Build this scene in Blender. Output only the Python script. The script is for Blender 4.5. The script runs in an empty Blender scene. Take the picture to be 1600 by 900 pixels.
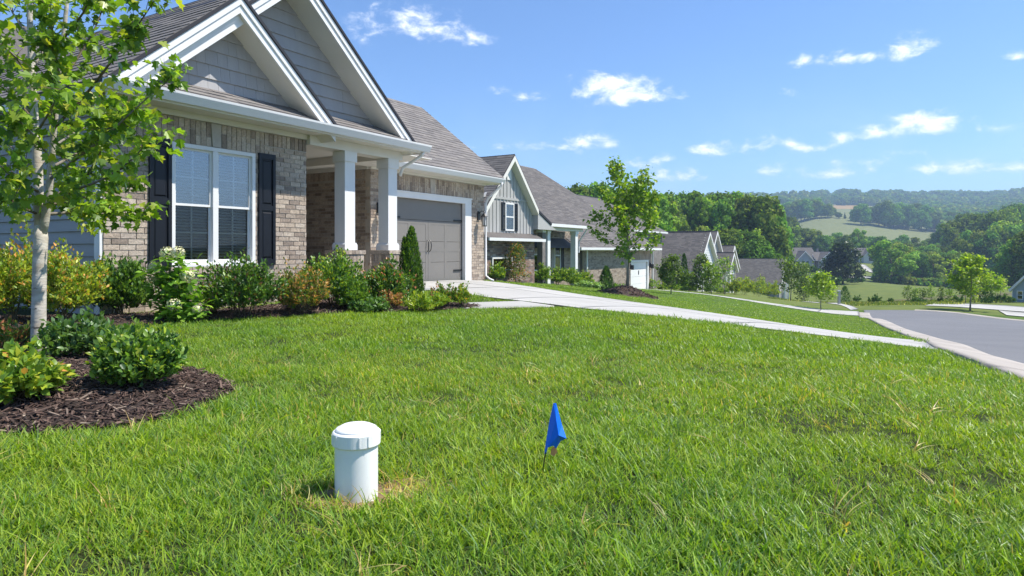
import bpy, math, random
import numpy as np
from mathutils import Matrix, Vector, Euler
R = math.radians
random.seed(7)
RNG = np.random.default_rng(11)
sc = bpy.context.scene
COL = sc.collection

# ---------------------------------------------------------------- camera, sky, sun, exposure
F, HZ = 1050.0, 392.0                        # focal length and horizon row in photo pixels (1600 wide)
cam = bpy.data.cameras.new('camera'); camo = bpy.data.objects.new('camera', cam); COL.objects.link(camo)
cam.sensor_width = 36.0; cam.lens = 36.0 * F / 1600.0
camo.rotation_euler = (R(90), 0, 0)
cam.shift_y = -(450 - HZ) / 1600.0
cam.clip_start = 0.05; cam.clip_end = 30000
sc.camera = camo

D1 = np.array([0.5145, 0.8575]); NV = np.array([0.8575, -0.5145])   # along the house fronts / towards the street
SUN_EL = 59.0
sh = np.array([1.0, -0.03])                                       # horizontal direction towards the sun
SUN_AZ = math.degrees(math.atan2(sh[0], sh[1]))                  # clockwise from +Y
w = bpy.data.worlds.new('World'); sc.world = w; w.use_nodes = True
def build_world():
    nt = w.node_tree; N = nt.nodes; L = nt.links
    for n in list(N): N.remove(n)
    out = N.new('ShaderNodeOutputWorld'); bg = N.new('ShaderNodeBackground'); bg.inputs[1].default_value = 0.11
    sky = N.new('ShaderNodeTexSky'); sky.sky_type = 'NISHITA'; sky.sun_disc = False
    sky.sun_elevation = R(SUN_EL); sky.sun_rotation = R(SUN_AZ)
    sky.air_density = 1.0; sky.dust_density = 0.0; sky.ozone_density = 4.0; sky.altitude = 200
    L.new(bg.outputs[0], out.inputs[0])
    tc = N.new('ShaderNodeTexCoord'); sep = N.new('ShaderNodeSeparateXYZ'); L.new(tc.outputs['Generated'], sep.inputs[0])
    def M(op, a, b=None, c=None, clamp=False):
        n = N.new('ShaderNodeMath'); n.operation = op; n.use_clamp = clamp
        for i, v in enumerate((a, b, c)):
            if v is None: continue
            if isinstance(v, (int, float)): n.inputs[i].default_value = v
            else: L.new(v, n.inputs[i])
        return n.outputs[0]
    az = M('ARCTAN2', sep.outputs[0], sep.outputs[1]); el = M('ARCSINE', sep.outputs[2])
    comb = N.new('ShaderNodeCombineXYZ'); L.new(az, comb.inputs[0]); L.new(M('MULTIPLY', el, 1.7), comb.inputs[1])
    def noise(scale, detail, rough, dist=0.0):
        n = N.new('ShaderNodeTexNoise'); n.inputs['Scale'].default_value = scale; n.inputs['Detail'].default_value = detail
        n.inputs['Roughness'].default_value = rough; n.inputs['Distortion'].default_value = dist
        L.new(comb.outputs[0], n.inputs['Vector']); return n.outputs[0]
    n1 = noise(26, 7, 0.62, 0.3); n2 = noise(9, 4, 0.55)
    nz = M('SUBTRACT', n1, 0.5); nz2 = M('SUBTRACT', n2, 0.5)
    # clouds: (photo column, row, half width, half height, strength)
    CL = [(630, 38, 52, 22, 1), (672, 42, 48, 16, .95), (712, 60, 34, 13, .8), (935, 138, 46, 20, 1.0), (985, 150, 62, 16, 1.1), (965, 132, 40, 14, .8),
          (1320, 93, 30, 10, .9), (1352, 88, 26, 10, .85), (1424, 75, 34, 16, 1.05), (1375, 208, 66, 12, 1.0), (1450, 200, 56, 20, 1.15), (1410, 210, 90, 9, .7),
          (1120, 236, 46, 10, .8), (1168, 229, 36, 13, .9), (1232, 225, 20, 8, .7), (1266, 231, 26, 10, .75), (875, 230, 60, 9, .6), (908, 223, 30, 12, .8), (950, 227, 18, 7, .55),
          (818, 151, 18, 7, .6), (840, 153, 18, 6, .5), (778, 143, 10, 6, .55), (1250, 98, 13, 9, .8), (1588, 90, 20, 9, .9), (1040, 249, 28, 8, .55), (1590, 262, 40, 7, .5),
          (560, 52, 16, 10, .35), (1220, 147, 14, 5, .4), (740, 230, 22, 8, .5), (1375, 250, 50, 8, .45), (960, 262, 40, 7, .4), (1210, 268, 50, 7, .45),
          (1060, 275, 60, 7, .4), (1300, 272, 80, 7, .45), (1480, 262, 70, 8, .4)]
    tot = None; top = None
    for (cx, cy, hw, hh, s) in CL:
        k = (cx - 800) / F; e = (HZ - cy) / F
        a0 = math.atan(k); e0 = math.atan(e * math.cos(a0)); ww = hw / F * math.cos(a0) ** 2 * 1.42; h0 = hh / F * math.cos(a0) * 1.4
        da = M('DIVIDE', M('SUBTRACT', az, a0), ww); de = M('DIVIDE', M('SUBTRACT', el, e0), h0)
        deb = M('MULTIPLY', M('MINIMUM', de, 0.0), 1.5); det = M('MAXIMUM', de, 0.0)
        d = M('SQRT', M('ADD', M('MULTIPLY', da, da), M('ADD', M('MULTIPLY', deb, deb), M('MULTIPLY', det, det))))
        v = M('MULTIPLY', M('SUBTRACT', 1.0, d), s); v = M('MAXIMUM', v, -0.6)
        if tot is None: tot = v; 
        else: tot = M('SMOOTH_MAX', tot, v, 0.25)
    dens = M('ADD', tot, M('ADD', M('MULTIPLY', nz, 3.4), M('MULTIPLY', nz2, 1.4)))
    mr = N.new('ShaderNodeMapRange'); mr.interpolation_type = 'SMOOTHSTEP'; L.new(dens, mr.inputs[0])
    mr.inputs[1].default_value = -0.05; mr.inputs[2].default_value = 1.15
    near = N.new('ShaderNodeMapRange'); near.interpolation_type = 'SMOOTHSTEP'; L.new(tot, near.inputs[0]); near.inputs[1].default_value = -0.5; near.inputs[2].default_value = 0.1
    cm = M('MULTIPLY', mr.outputs[0], near.outputs[0]); cm = M('MULTIPLY', cm, 0.93)
    # thin veil towards the horizon
    veil = noise(5, 5, 0.6, 0.4); vr = N.new('ShaderNodeMapRange'); L.new(veil, vr.inputs[0]); vr.inputs[1].default_value = 0.42; vr.inputs[2].default_value = 0.8
    lo = N.new('ShaderNodeMapRange'); lo.interpolation_type = 'SMOOTHSTEP'; L.new(el, lo.inputs[0]); lo.inputs[1].default_value = 0.26; lo.inputs[2].default_value = 0.04
    vm = M('MULTIPLY', M('MULTIPLY', vr.outputs[0], lo.outputs[0]), 0.35)
    upm = M('GREATER_THAN', el, 0.0); cm = M('MULTIPLY', cm, upm)
    mx = N.new('ShaderNodeMix'); mx.data_type = 'RGBA'; L.new(vm, mx.inputs[0]); 
    hs = N.new('ShaderNodeMix'); hs.data_type = 'RGBA'; hs.blend_type = 'MULTIPLY'; hs.inputs[0].default_value = 1.0
    L.new(sky.outputs[0], hs.inputs[6]); hs.inputs[7].default_value = SKY_TINT
    L.new(hs.outputs[2], mx.inputs[6]); mx.inputs[7].default_value = (5.6, 6.6, 8.2, 1)
    mx2 = N.new('ShaderNodeMix'); mx2.data_type = 'RGBA'; L.new(cm, mx2.inputs[0]); L.new(mx.outputs[2], mx2.inputs[6])
    # cloud tone: brighter where dense
    cr = N.new('ShaderNodeMix'); cr.data_type = 'RGBA'; L.new(mr.outputs[0], cr.inputs[0]); cr.inputs[6].default_value = (6.3, 7.0, 8.2, 1); cr.inputs[7].default_value = (9.6, 9.7, 9.9, 1)
    L.new(cr.outputs[2], mx2.inputs[7]); L.new(mx2.outputs[2], bg.inputs[0])
SKY_TINT = (.84, 1.0, 1.2, 1)
build_world()
sd = bpy.data.lights.new('sun', 'SUN'); so = bpy.data.objects.new('sun', sd); COL.objects.link(so)
sd.energy = 5.0; sd.angle = R(0.5); sd.color = (1.0, 0.955, 0.88)
_s = Vector((sh[0], sh[1], math.tan(R(SUN_EL)) * math.hypot(*sh))).normalized()
so.rotation_euler = _s.to_track_quat('Z', 'Y').to_euler(); so.location = (20, -10, 40)
sc.view_settings.view_transform = 'Standard'; sc.view_settings.look = 'None'; sc.view_settings.gamma = 1.0
sc.view_settings.exposure = 0.6
sc.cycles.max_bounces = 8; sc.cycles.transparent_max_bounces = 12; sc.cycles.volume_bounces = 0

# ---------------------------------------------------------------- materials
def mix_rgb(nt, fac, a, b, blend='MIX'):
    n = nt.nodes.new('ShaderNodeMix'); n.data_type = 'RGBA'; n.blend_type = blend
    for i, v in ((0, fac), (6, a), (7, b)):
        if isinstance(v, (int, float)): n.inputs[i].default_value = v
        elif isinstance(v, tuple): n.inputs[i].default_value = (*v[:3], 1)
        else: nt.links.new(v, n.inputs[i])
    return n.outputs[2]
def tex_noise(nt, vec, scale, detail=4, rough=0.6, dist=0.0):
    n = nt.nodes.new('ShaderNodeTexNoise'); n.inputs['Scale'].default_value = scale; n.inputs['Detail'].default_value = detail
    n.inputs['Roughness'].default_value = rough; n.inputs['Distortion'].default_value = dist
    if vec is not None: nt.links.new(vec, n.inputs['Vector'])
    return n.outputs[0]
def maprange(nt, v, a, b, c=0.0, d=1.0):
    n = nt.nodes.new('ShaderNodeMapRange'); nt.links.new(v, n.inputs[0])
    for i, x in enumerate((a, b, c, d)): n.inputs[i + 1].default_value = x
    return n.outputs[0]
def mapping(nt, vec, scale, rot=(0, 0, 0)):
    n = nt.nodes.new('ShaderNodeMapping'); n.inputs['Scale'].default_value = scale; n.inputs['Rotation'].default_value = rot
    nt.links.new(vec, n.inputs['Vector']); return n.outputs[0]
MATS = {}
def mat(name, color, rough=0.7, var=0.12, nscale=3.0, spec=0.3, bump=0.0, bscale=60.0, metallic=0.0, stretch=(1, 1, 1), col2=None, coat=0.0, fine=0.0):
    m = bpy.data.materials.new(name); m.use_nodes = True; nt = m.node_tree; N = nt.nodes; L = nt.links
    b = N['Principled BSDF']; geo = N.new('ShaderNodeNewGeometry'); at = N.new('ShaderNodeAttribute'); at.attribute_name = 'col'
    vec = mapping(nt, geo.outputs['Position'], stretch)
    n1 = tex_noise(nt, vec, nscale, 5, 0.6)
    base = mix_rgb(nt, maprange(nt, n1, 0.3, 0.7), tuple(c * (1 - var) for c in color), tuple(min(1, c * (1 + var)) for c in (col2 or color)))
    if fine > 0:
        n3 = tex_noise(nt, vec, bscale, 3, 0.7)
        base = mix_rgb(nt, maprange(nt, n3, 0.35, 0.7, 0, fine), base, tuple(c * 0.45 for c in color))
    c = mix_rgb(nt, 1.0, base, at.outputs[0], 'MULTIPLY')
    L.new(c, b.inputs['Base Color']); b.inputs['Roughness'].default_value = rough; b.inputs['Metallic'].default_value = metallic
    b.inputs['Specular IOR Level'].default_value = spec
    if coat: b.inputs['Coat Weight'].default_value = coat
    if bump > 0:
        n2 = tex_noise(nt, vec, bscale, 4, 0.65); bp = N.new('ShaderNodeBump'); bp.inputs['Strength'].default_value = 1.0
        bp.inputs['Distance'].default_value = bump; L.new(n2, bp.inputs['Height']); L.new(bp.outputs[0], b.inputs['Normal'])
    MATS[name] = m; return m
def leaf_mat(name, trans=0.45, gloss=0.12, rough=0.4, tint=(1, 1, 1), big=0.5, patch=.35):
    """foliage: colour from the 'col' attribute, light passing through"""
    m = bpy.data.materials.new(name); m.use_nodes = True; nt = m.node_tree; N = nt.nodes; L = nt.links
    for n in list(N): N.remove(n)
    out = N.new('ShaderNodeOutputMaterial'); at = N.new('ShaderNodeAttribute'); at.attribute_name = 'col'
    geo = N.new('ShaderNodeNewGeometry')
    n1 = tex_noise(nt, geo.outputs['Position'], big, 3, 0.6)
    c0 = mix_rgb(nt, 1.0, at.outputs[0], tint, 'MULTIPLY')
    c = mix_rgb(nt, maprange(nt, n1, 0.35, 0.65, 0, patch), mix_rgb(nt, patch * .35, c0, mix_rgb(nt, 1.0, c0, (.6, .8, 1.1), 'MULTIPLY')), mix_rgb(nt, 1.0, c0, (1.28, 1.12, 0.65), 'MULTIPLY'))
    d = N.new('ShaderNodeBsdfDiffuse'); L.new(c, d.inputs[0])
    t = N.new('ShaderNodeBsdfTranslucent'); L.new(mix_rgb(nt, 1.0, c, (1.5, 1.6, 0.55), 'MULTIPLY'), t.inputs[0])
    g = N.new('ShaderNodeBsdfGlossy'); g.inputs['Roughness'].default_value = rough; g.inputs[0].default_value = (.9, .95, .9, 1)
    a = N.new('ShaderNodeMixShader'); a.inputs[0].default_value = trans; L.new(d.outputs[0], a.inputs[1]); L.new(t.outputs[0], a.inputs[2])
    lw = N.new('ShaderNodeLayerWeight'); lw.inputs[0].default_value = 0.25
    mm = N.new('ShaderNodeMath'); mm.operation = 'MULTIPLY'; L.new(lw.outputs['Fresnel'], mm.inputs[0]); mm.inputs[1].default_value = gloss * 3
    ad = N.new('ShaderNodeMath'); ad.operation = 'ADD'; L.new(mm.outputs[0], ad.inputs[0]); ad.inputs[1].default_value = gloss * 0.35
    s = N.new('ShaderNodeMixShader'); L.new(ad.outputs[0], s.inputs[0]); L.new(a.outputs[0], s.inputs[1]); L.new(g.outputs[0], s.inputs[2])
    L.new(s.outputs[0], out.inputs[0]); MATS[name] = m; return m
def glass_mat(name, tint, refl):
    m = bpy.data.materials.new(name); m.use_nodes = True; nt = m.node_tree; N = nt.nodes; L = nt.links
    for n in list(N): N.remove(n)
    out = N.new('ShaderNodeOutputMaterial'); g = N.new('ShaderNodeBsdfGlossy'); g.inputs['Roughness'].default_value = 0.015
    t = N.new('ShaderNodeBsdfTransparent'); t.inputs[0].default_value = (*tint, 1)
    fr = N.new('ShaderNodeFresnel'); fr.inputs[0].default_value = 1.5
    ad = N.new('ShaderNodeMath'); ad.operation = 'ADD'; L.new(fr.outputs[0], ad.inputs[0]); ad.inputs[1].default_value = refl; ad.use_clamp = True
    s = N.new('ShaderNodeMixShader'); L.new(ad.outputs[0], s.inputs[0]); L.new(t.outputs[0], s.inputs[1]); L.new(g.outputs[0], s.inputs[2])
    L.new(s.outputs[0], out.inputs[0]); MATS[name] = m; return m

mat('white_trim', (0.77, 0.76, 0.73), 0.45, 0.04, 2.0, bump=0.0006, bscale=25)
mat('cream_trim', (0.74, 0.71, 0.64), 0.6, 0.04, 2.0)
mat('gutter_white', (0.78, 0.77, 0.75), 0.3, 0.03, 1.0, spec=0.5)
mat('siding_gray', (0.35, 0.335, 0.32), 0.6, 0.05, 1.5, bump=0.0015, bscale=30, stretch=(1, 1, 6))
mat('shake_gray', (0.36, 0.35, 0.345), 0.65, 0.06, 2.5, bump=0.003, bscale=22, stretch=(3, 3, .6))
mat('mortar', (0.45, 0.40, 0.34), 0.9, 0.12, 6, bump=0.003, bscale=120)
mat('brick_face', (1, 1, 1), 0.85, 0.25, 14, bump=0.008, bscale=34, fine=0.8)
mat('shingle', (1, 1, 1), 0.9, 0.14, 5, bump=0.004, bscale=160, fine=0.35)
mat('roof_far', (0.135, 0.122, 0.112), 0.9, 0.16, 0.9, bump=0.02, bscale=14, fine=0.5)
mat('roof_edge', (0.03, 0.03, 0.035), 0.6, 0.05)
mat('shutter_paint', (0.011, 0.012, 0.016), 0.4, 0.1, 3, spec=0.3)
mat('garage_paint', (0.205, 0.19, 0.17), 0.5, 0.05, 1.5)
mat('black_metal', (0.012, 0.012, 0.013), 0.4, 0.1, 10, spec=0.5)
mat('blind', (0.62, 0.62, 0.6), 0.6, 0.03)
mat('screen_mesh', (0.05, 0.055, 0.05), 0.8, 0.05)
mat('interior', (0.06, 0.055, 0.05), 0.9, 0.1)
mat('concrete', (0.41, 0.395, 0.365), 0.85, 0.13, 0.6, bump=0.002, bscale=80, fine=0.12)
mat('curb_concrete', (0.38, 0.34, 0.295), 0.85, 0.14, 0.8, bump=0.002, bscale=60, fine=0.18)
mat('pvc', (0.86, 0.85, 0.82), 0.3, 0.04, 9, spec=0.5)
mat('flag_vinyl', (0.005, 0.15, 0.80), 0.4, 0.05)
mat('bark', (0.16, 0.125, 0.095), 0.9, 0.3, 20, bump=0.01, bscale=40, stretch=(1, 1, .25))
mat('bark_young', (0.23, 0.20, 0.165), 0.85, 0.25, 30, bump=0.004, bscale=60, stretch=(1, 1, .3))
mat('stem', (0.13, 0.10, 0.06), 0.8, 0.2, 20)
mat('batten_gray', (0.42, 0.41, 0.39), 0.7, 0.1, 1.0)
mat('white_siding', (0.62, 0.63, 0.63), 0.6, 0.05, 1.0)
mat('blue_siding', (0.33, 0.39, 0.43), 0.6, 0.05, 1.0)
mat('stone_gray', (0.23, 0.21, 0.19), 0.85, 0.3, 2.5, bump=0.01, bscale=12, fine=0.5)
mat('lamp_glass', (0.5, 0.5, 0.48), 0.15, 0.02, spec=0.6)
mat('dead_leaf', (0.35, 0.2, 0.08), 0.8, 0.2)
mat('bloom', (1, 1, 1), 0.8, 0.1, 30)
glass_mat('window_glass', (0.55, 0.62, 0.70), 0.26)
glass_mat('screened_glass', (0.52, 0.54, 0.51), 0.03)
glass_mat('dark_glass', (0.35, 0.4, 0.42), 0.22)
leaf_mat('leaf', 0.5, 0.05, tint=(1.55, 1.38, 1.1))
leaf_mat('shrub_leaf', 0.38, 0.06, 0.38, tint=(1.95, 1.85, 1.5), big=2.0)
leaf_mat('far_leaf', 0.35, 0.01, 0.6, tint=(2.6, 2.25, 1.5), big=0.06)
leaf_mat('grass_blade', 0.42, 0.02, 0.5, tint=(1.68, 1.46, 1.0), big=0.8, patch=.8)
def birch_bark():
    m = bpy.data.materials.new('pale_bark'); m.use_nodes = True; nt = m.node_tree; b = nt.nodes['Principled BSDF']
    geo = nt.nodes.new('ShaderNodeNewGeometry')
    n1 = tex_noise(nt, mapping(nt, geo.outputs['Position'], (6, 6, 22)), 1.6, 4, 0.7, 0.6)
    n2 = tex_noise(nt, mapping(nt, geo.outputs['Position'], (10, 10, 16)), 1.2, 3, 0.5)
    c = mix_rgb(nt, maprange(nt, n2, 0.35, 0.65), (0.42, 0.36, 0.28), (0.58, 0.53, 0.45))
    c = mix_rgb(nt, maprange(nt, n1, 0.63, 0.69), c, (0.07, 0.055, 0.04))
    nt.links.new(c, b.inputs['Base Color']); b.inputs['Roughness'].default_value = 0.8
    bp = nt.nodes.new('ShaderNodeBump'); bp.inputs['Distance'].default_value = 0.006; nt.links.new(n1, bp.inputs['Height']); nt.links.new(bp.outputs[0], b.inputs['Normal'])
    MATS['pale_bark'] = m
birch_bark()
def ground_mats():
    # lawn and fields: one sheet
    m = bpy.data.materials.new('lawn_ground'); m.use_nodes = True; nt = m.node_tree; b = nt.nodes['Principled BSDF']; L = nt.links
    geo = nt.nodes.new('ShaderNodeNewGeometry'); P = geo.outputs['Position']; at = nt.nodes.new('ShaderNodeAttribute'); at.attribute_name = 'col'
    a = tex_noise(nt, P, 0.45, 5, 0.6); bnz = tex_noise(nt, P, 7, 4, 0.7); cnz = tex_noise(nt, mapping(nt, P, (1, 1, 1)), 45, 3, 0.75)
    c = mix_rgb(nt, maprange(nt, a, 0.3, 0.7), (0.72, 0.8, 0.8), (1.25, 1.15, 1.1))
    c = mix_rgb(nt, 1.0, at.outputs[0], c, 'MULTIPLY')
    c = mix_rgb(nt, maprange(nt, bnz, 0.3, 0.75, 0.0, 0.5), c, mix_rgb(nt, 1.0, c, (0.6, 0.72, 0.6), 'MULTIPLY'))
    c = mix_rgb(nt, maprange(nt, cnz, 0.35, 0.7, 0.0, 0.55), c, mix_rgb(nt, 1.0, c, (0.4, 0.5, 0.45), 'MULTIPLY'))
    L.new(c, b.inputs['Base Color']); b.inputs['Roughness'].default_value = 0.95; b.inputs['Specular IOR Level'].default_value = 0.1
    bp = nt.nodes.new('ShaderNodeBump'); bp.inputs['Distance'].default_value = 0.02; L.new(cnz, bp.inputs['Height']); L.new(bp.outputs[0], b.inputs['Normal'])
    MATS['lawn_ground'] = m
    m = bpy.data.materials.new('asphalt'); m.use_nodes = True; nt = m.node_tree; b = nt.nodes['Principled BSDF']; L = nt.links
    geo = nt.nodes.new('ShaderNodeNewGeometry'); P = geo.outputs['Position']
    a = tex_noise(nt, P, 0.3, 5, 0.6); cn = tex_noise(nt, P, 140, 2, 0.8)
    tr = tex_noise(nt, mapping(nt, P, (1.2, .12, 1), (0, 0, R(-31))), 1.0, 3, 0.5)
    c = mix_rgb(nt, maprange(nt, a, 0.3, 0.7), (0.115, 0.115, 0.12), (0.15, 0.149, 0.153))
    c = mix_rgb(nt, maprange(nt, tr, 0.35, 0.7, 0, 0.35), c, (0.095, 0.095, 0.105))
    c = mix_rgb(nt, maprange(nt, cn, 0.4, 0.7, 0, 0.4), c, (0.24, 0.235, 0.23))
    L.new(c, b.inputs['Base Color']); b.inputs['Roughness'].default_value = 0.8
    bp = nt.nodes.new('ShaderNodeBump'); bp.inputs['Distance'].default_value = 0.004; L.new(cn, bp.inputs['Height']); L.new(bp.outputs[0], b.inputs['Normal'])
    MATS['asphalt'] = m
    m = bpy.data.materials.new('mulch'); m.use_nodes = True; nt = m.node_tree; b = nt.nodes['Principled BSDF']; L = nt.links
    geo = nt.nodes.new('ShaderNodeNewGeometry'); P = geo.outputs['Position']
    a = tex_noise(nt, mapping(nt, P, (1, 2.6, 1), (0, 0, .6)), 16, 6, 0.75, 0.8); a2 = tex_noise(nt, P, 2.5, 3, 0.6)
    c = mix_rgb(nt, maprange(nt, a, 0.35, 0.62), (0.018, 0.012, 0.010), (0.095, 0.06, 0.045))
    c = mix_rgb(nt, maprange(nt, a, 0.62, 0.75, 0, .7), c, (0.17, 0.12, 0.095))
    L.new(c, b.inputs['Base Color']); b.inputs['Roughness'].default_value = 0.95
    bp = nt.nodes.new('ShaderNodeBump'); bp.inputs['Distance'].default_value = 0.03; L.new(a, bp.inputs['Height']); L.new(bp.outputs[0], b.inputs['Normal'])
    MATS['mulch'] = m
ground_mats()
mat('mulch_chip', (1, 1, 1), 0.9, 0.2, 30)
mat('dirt', (0.23, 0.15, 0.088), 0.95, 0.2, 25, bump=0.01, bscale=60, fine=0.3)

# ---------------------------------------------------------------- mesh helpers
def mesh_from(name, V, Fs, material, cols=None, smooth=False):
    me = bpy.data.meshes.new(name); me.from_pydata([tuple(v) for v in V], [], Fs)
    ca = me.attributes.new('col', 'FLOAT_COLOR', 'FACE')
    n = len(me.polygons); arr = np.ones((n, 4), 'f4')
    if cols is not None and len(cols) == n: arr[:, :3] = np.array(cols, 'f4')
    ca.data.foreach_set('color', arr.ravel())
    if smooth: me.polygons.foreach_set('use_smooth', [True] * n)
    me.materials.append(MATS[material] if isinstance(material, str) else material); return me
def link(name, me, parent=None, loc=None):
    o = bpy.data.objects.new(name, me); COL.objects.link(o)
    if parent is not None: o.parent = parent
    if loc is not None: o.location = loc
    return o
def tag(o, label=None, cat=None, group=None, kind=None):
    if label: o['label'] = label
    if cat: o['category'] = cat
    if group: o['group'] = group
    if kind: o['kind'] = kind
    return o
def empty(name, loc, rz=0.0):
    o = bpy.data.objects.new(name, None); COL.objects.link(o); o.location = loc; o.rotation_euler = (0, 0, rz); o.empty_display_size = 0.3
    return o
class MB:
    def __init__(s): s.V = []; s.F = []; s.C = []
    def add(s, vs, fs, c=(1, 1, 1)):
        n = len(s.V); s.V += [tuple(v) for v in vs]; s.F += [[n + i for i in f] for f in fs]; s.C += [c] * len(fs)
    def hexa(s, p, c=(1, 1, 1)):      # p: 4 bottom (ccw seen from above) + 4 top
        s.add(p, [(3, 2, 1, 0), (4, 5, 6, 7), (0, 1, 5, 4), (1, 2, 6, 5), (2, 3, 7, 6), (3, 0, 4, 7)], c)
    def box(s, x0, x1, y0, y1, z0, z1, c=(1, 1, 1)):
        s.hexa([(x0, y0, z0), (x1, y0, z0), (x1, y1, z0), (x0, y1, z0), (x0, y0, z1), (x1, y0, z1), (x1, y1, z1), (x0, y1, z1)], c)
    def extrude(s, prof, axis, a, b, c=(1, 1, 1)):   # prof: list of 2d points; axis 'x' -> (y,z), 'y' -> (x,z), 'z' -> (x,y)
        def pt(t, q): return {'x': (t, q[0], q[1]), 'y': (q[0], t, q[1]), 'z': (q[0], q[1], t)}[axis]
        n = len(prof); vs = [pt(a, q) for q in prof] + [pt(b, q) for q in prof]
        fs = [list(range(n))[::-1], list(range(n, 2 * n))] + [(i, (i + 1) % n, n + (i + 1) % n, n + i) for i in range(n)]
        s.add(vs, fs, c)
    def tube(s, pts, rad, n=8, c=(1, 1, 1), cap=True):
        pts = [np.array(p, float) for p in pts]; m = len(pts); vs = []
        prev = None
        for i, p in enumerate(pts):
            t = pts[min(i + 1, m - 1)] - pts[max(i - 1, 0)]; t /= (np.linalg.norm(t) + 1e-9)
            if prev is None: a = np.cross(t, [0.31, 0.9, 0.2]); 
            else: a = prev - t * np.dot(prev, t)
            a /= (np.linalg.norm(a) + 1e-9); prev = a; b = np.cross(t, a); r = rad[i] if hasattr(rad, '__len__') else rad
            for k in range(n): th = 2 * math.pi * k / n; vs.append(tuple(p + r * (math.cos(th) * a + math.sin(th) * b)))
        fs = [(i * n + k, i * n + (k + 1) % n, (i + 1) * n + (k + 1) % n, (i + 1) * n + k) for i in range(m - 1) for k in range(n)]
        if cap: fs += [list(range(n))[::-1], list(range((m - 1) * n, m * n))]
        s.add(vs, fs, c)
    def lathe(s, prof, n=32, c=(1, 1, 1), cx=0, cy=0):     # prof: (r, z)
        vs = [(cx + r * math.cos(2 * math.pi * k / n), cy + r * math.sin(2 * math.pi * k / n), z) for r, z in prof for k in range(n)]
        fs = [(i * n + k, i * n + (k + 1) % n, (i + 1) * n + (k + 1) % n, (i + 1) * n + k) for i in range(len(prof) - 1) for k in range(n)]
        s.add(vs, fs, c)
    def build(s, name, material, parent=None, smooth=False, kind=None, label=None, loc=None):
        o = link(name, mesh_from(name, s.V, s.F, material, s.C, smooth), parent, loc)
        if kind: o['kind'] = kind
        if label: o['label'] = label
        return o

# leaf templates: (verts, faces); x across, y along, z out of the blade
T_DIAMOND = (np.array([(0, 0, 0), (.27, .45, .07), (0, 1, -.06), (-.27, .45, .07)]), [(0, 1, 2), (0, 2, 3)])
T_OVAL = (np.array([(0, 0, 0), (.24, .25, .05), (.27, .6, .07), (0, 1, -.08), (-.27, .6, .07), (-.24, .25, .05), (0, .5, 0)]), [(0, 1, 2, 6), (6, 2, 3), (0, 6, 4, 5), (6, 3, 4)])
T_MAPLE = (np.array([(0, 0, 0), (.2, -.02, .03), (.5, .22, .1), (.3, .38, .05), (.42, .68, .08), (.15, .66, .02), (0, 1.0, -.12), (-.15, .66, .02), (-.42, .68, .08), (-.3, .38, .05), (-.5, .22, .1), (-.2, -.02, .03)]),
           [(0, 1, 2, 3), (0, 3, 4, 5), (0, 5, 6), (0, 6, 7), (0, 7, 8, 9), (0, 9, 10, 11)])
T_BLOB = (np.array([(-.5, -.1, 0), (-.1, -.5, .1), (.45, -.35, 0), (.5, .2, .1), (.05, .5, -.05), (-.4, .4, .1)]), [(0, 1, 2, 3), (0, 3, 4, 5)])
def unit(a): return a / (np.linalg.norm(a, axis=-1, keepdims=True) + 1e-9)
def scatter(name, T, P, D, Nn, S, C, material, parent=None, kind=None, extra=None, jitter_z=True):
    """one mesh of many leaves: P base points, D directions, Nn approx normals, S sizes, C colours"""
    tv, tf = T; n = len(P); m = len(tv)
    D = unit(D); X = unit(np.cross(D, Nn)); Z = np.cross(X, D)
    V = P[:, None, :] + S[:, None, None] * (tv[None, :, 0:1] * X[:, None] + tv[None, :, 1:2] * D[:, None] + tv[None, :, 2:3] * Z[:, None])
    V = V.reshape(-1, 3)
    base = np.concatenate([np.array(f) for f in tf]); ls = np.array([len(f) for f in tf])
    loops = (base[None, :] + (np.arange(n) * m)[:, None]).ravel()
    tot = np.tile(ls, n); start = np.concatenate([[0], np.cumsum(tot)[:-1]])
    me = bpy.data.meshes.new(name); me.vertices.add(len(V)); me.vertices.foreach_set('co', V.astype('f4').ravel())
    me.loops.add(len(loops)); me.loops.foreach_set('vertex_index', loops.astype('i4'))
    me.polygons.add(len(tot)); me.polygons.foreach_set('loop_start', start.astype('i4')); me.polygons.foreach_set('loop_total', tot.astype('i4'))
    me.update(calc_edges=True)
    ca = me.attributes.new('col', 'FLOAT_COLOR', 'FACE'); arr = np.ones((len(tot), 4), 'f4'); arr[:, :3] = np.repeat(C, len(ls), axis=0)
    ca.data.foreach_set('color', arr.ravel()); me.materials.append(MATS[material])
    if material in ('leaf', 'far_leaf'): pass
    if name == '__mesh__': return me
    o = link(name, me, parent)
    if kind: o['kind'] = kind
    return o

# ---------------------------------------------------------------- terrain
def at(px, Y): return np.array([(px - 800) / F * Y, Y])
def zp(py, Y): return -(py - HZ) / F * Y
def uv(u, v): return np.array([u * D1[0] + v * NV[0], u * D1[1] + v * NV[1]])
_cp = []
def cp(px, py, Y): X = (px - 800) / F * Y; _cp.append((X, Y, zp(py, Y)))
for X, Y, z in ((0, 0, -.84), (0, -4, -.84), (-4, 0, -.82), (3, 1, -.86), (0, 2.3, -.84), (-2, 2, -.84), (2, 3, -.86), (-10, 0, -.7), (-8, 6, -.78), (-6, 10, -.8),
                (-4, 5, -.83), (-3, 8, -.83), (-1.2, 5, -.84), (1, 5.2, -.86), (0, 8, -.84), (4, 2.5, -1.0), (8, -4, -1.3), (14, 0, -1.6), (0, -40, -2), (-40, 0, -2), (60, -40, -6), (-60, 60, 2), (-30, 30, -.6),
                (2.5, 6, -.91), (-10, 18, -.8)): _cp.append((X, Y, z))
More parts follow.
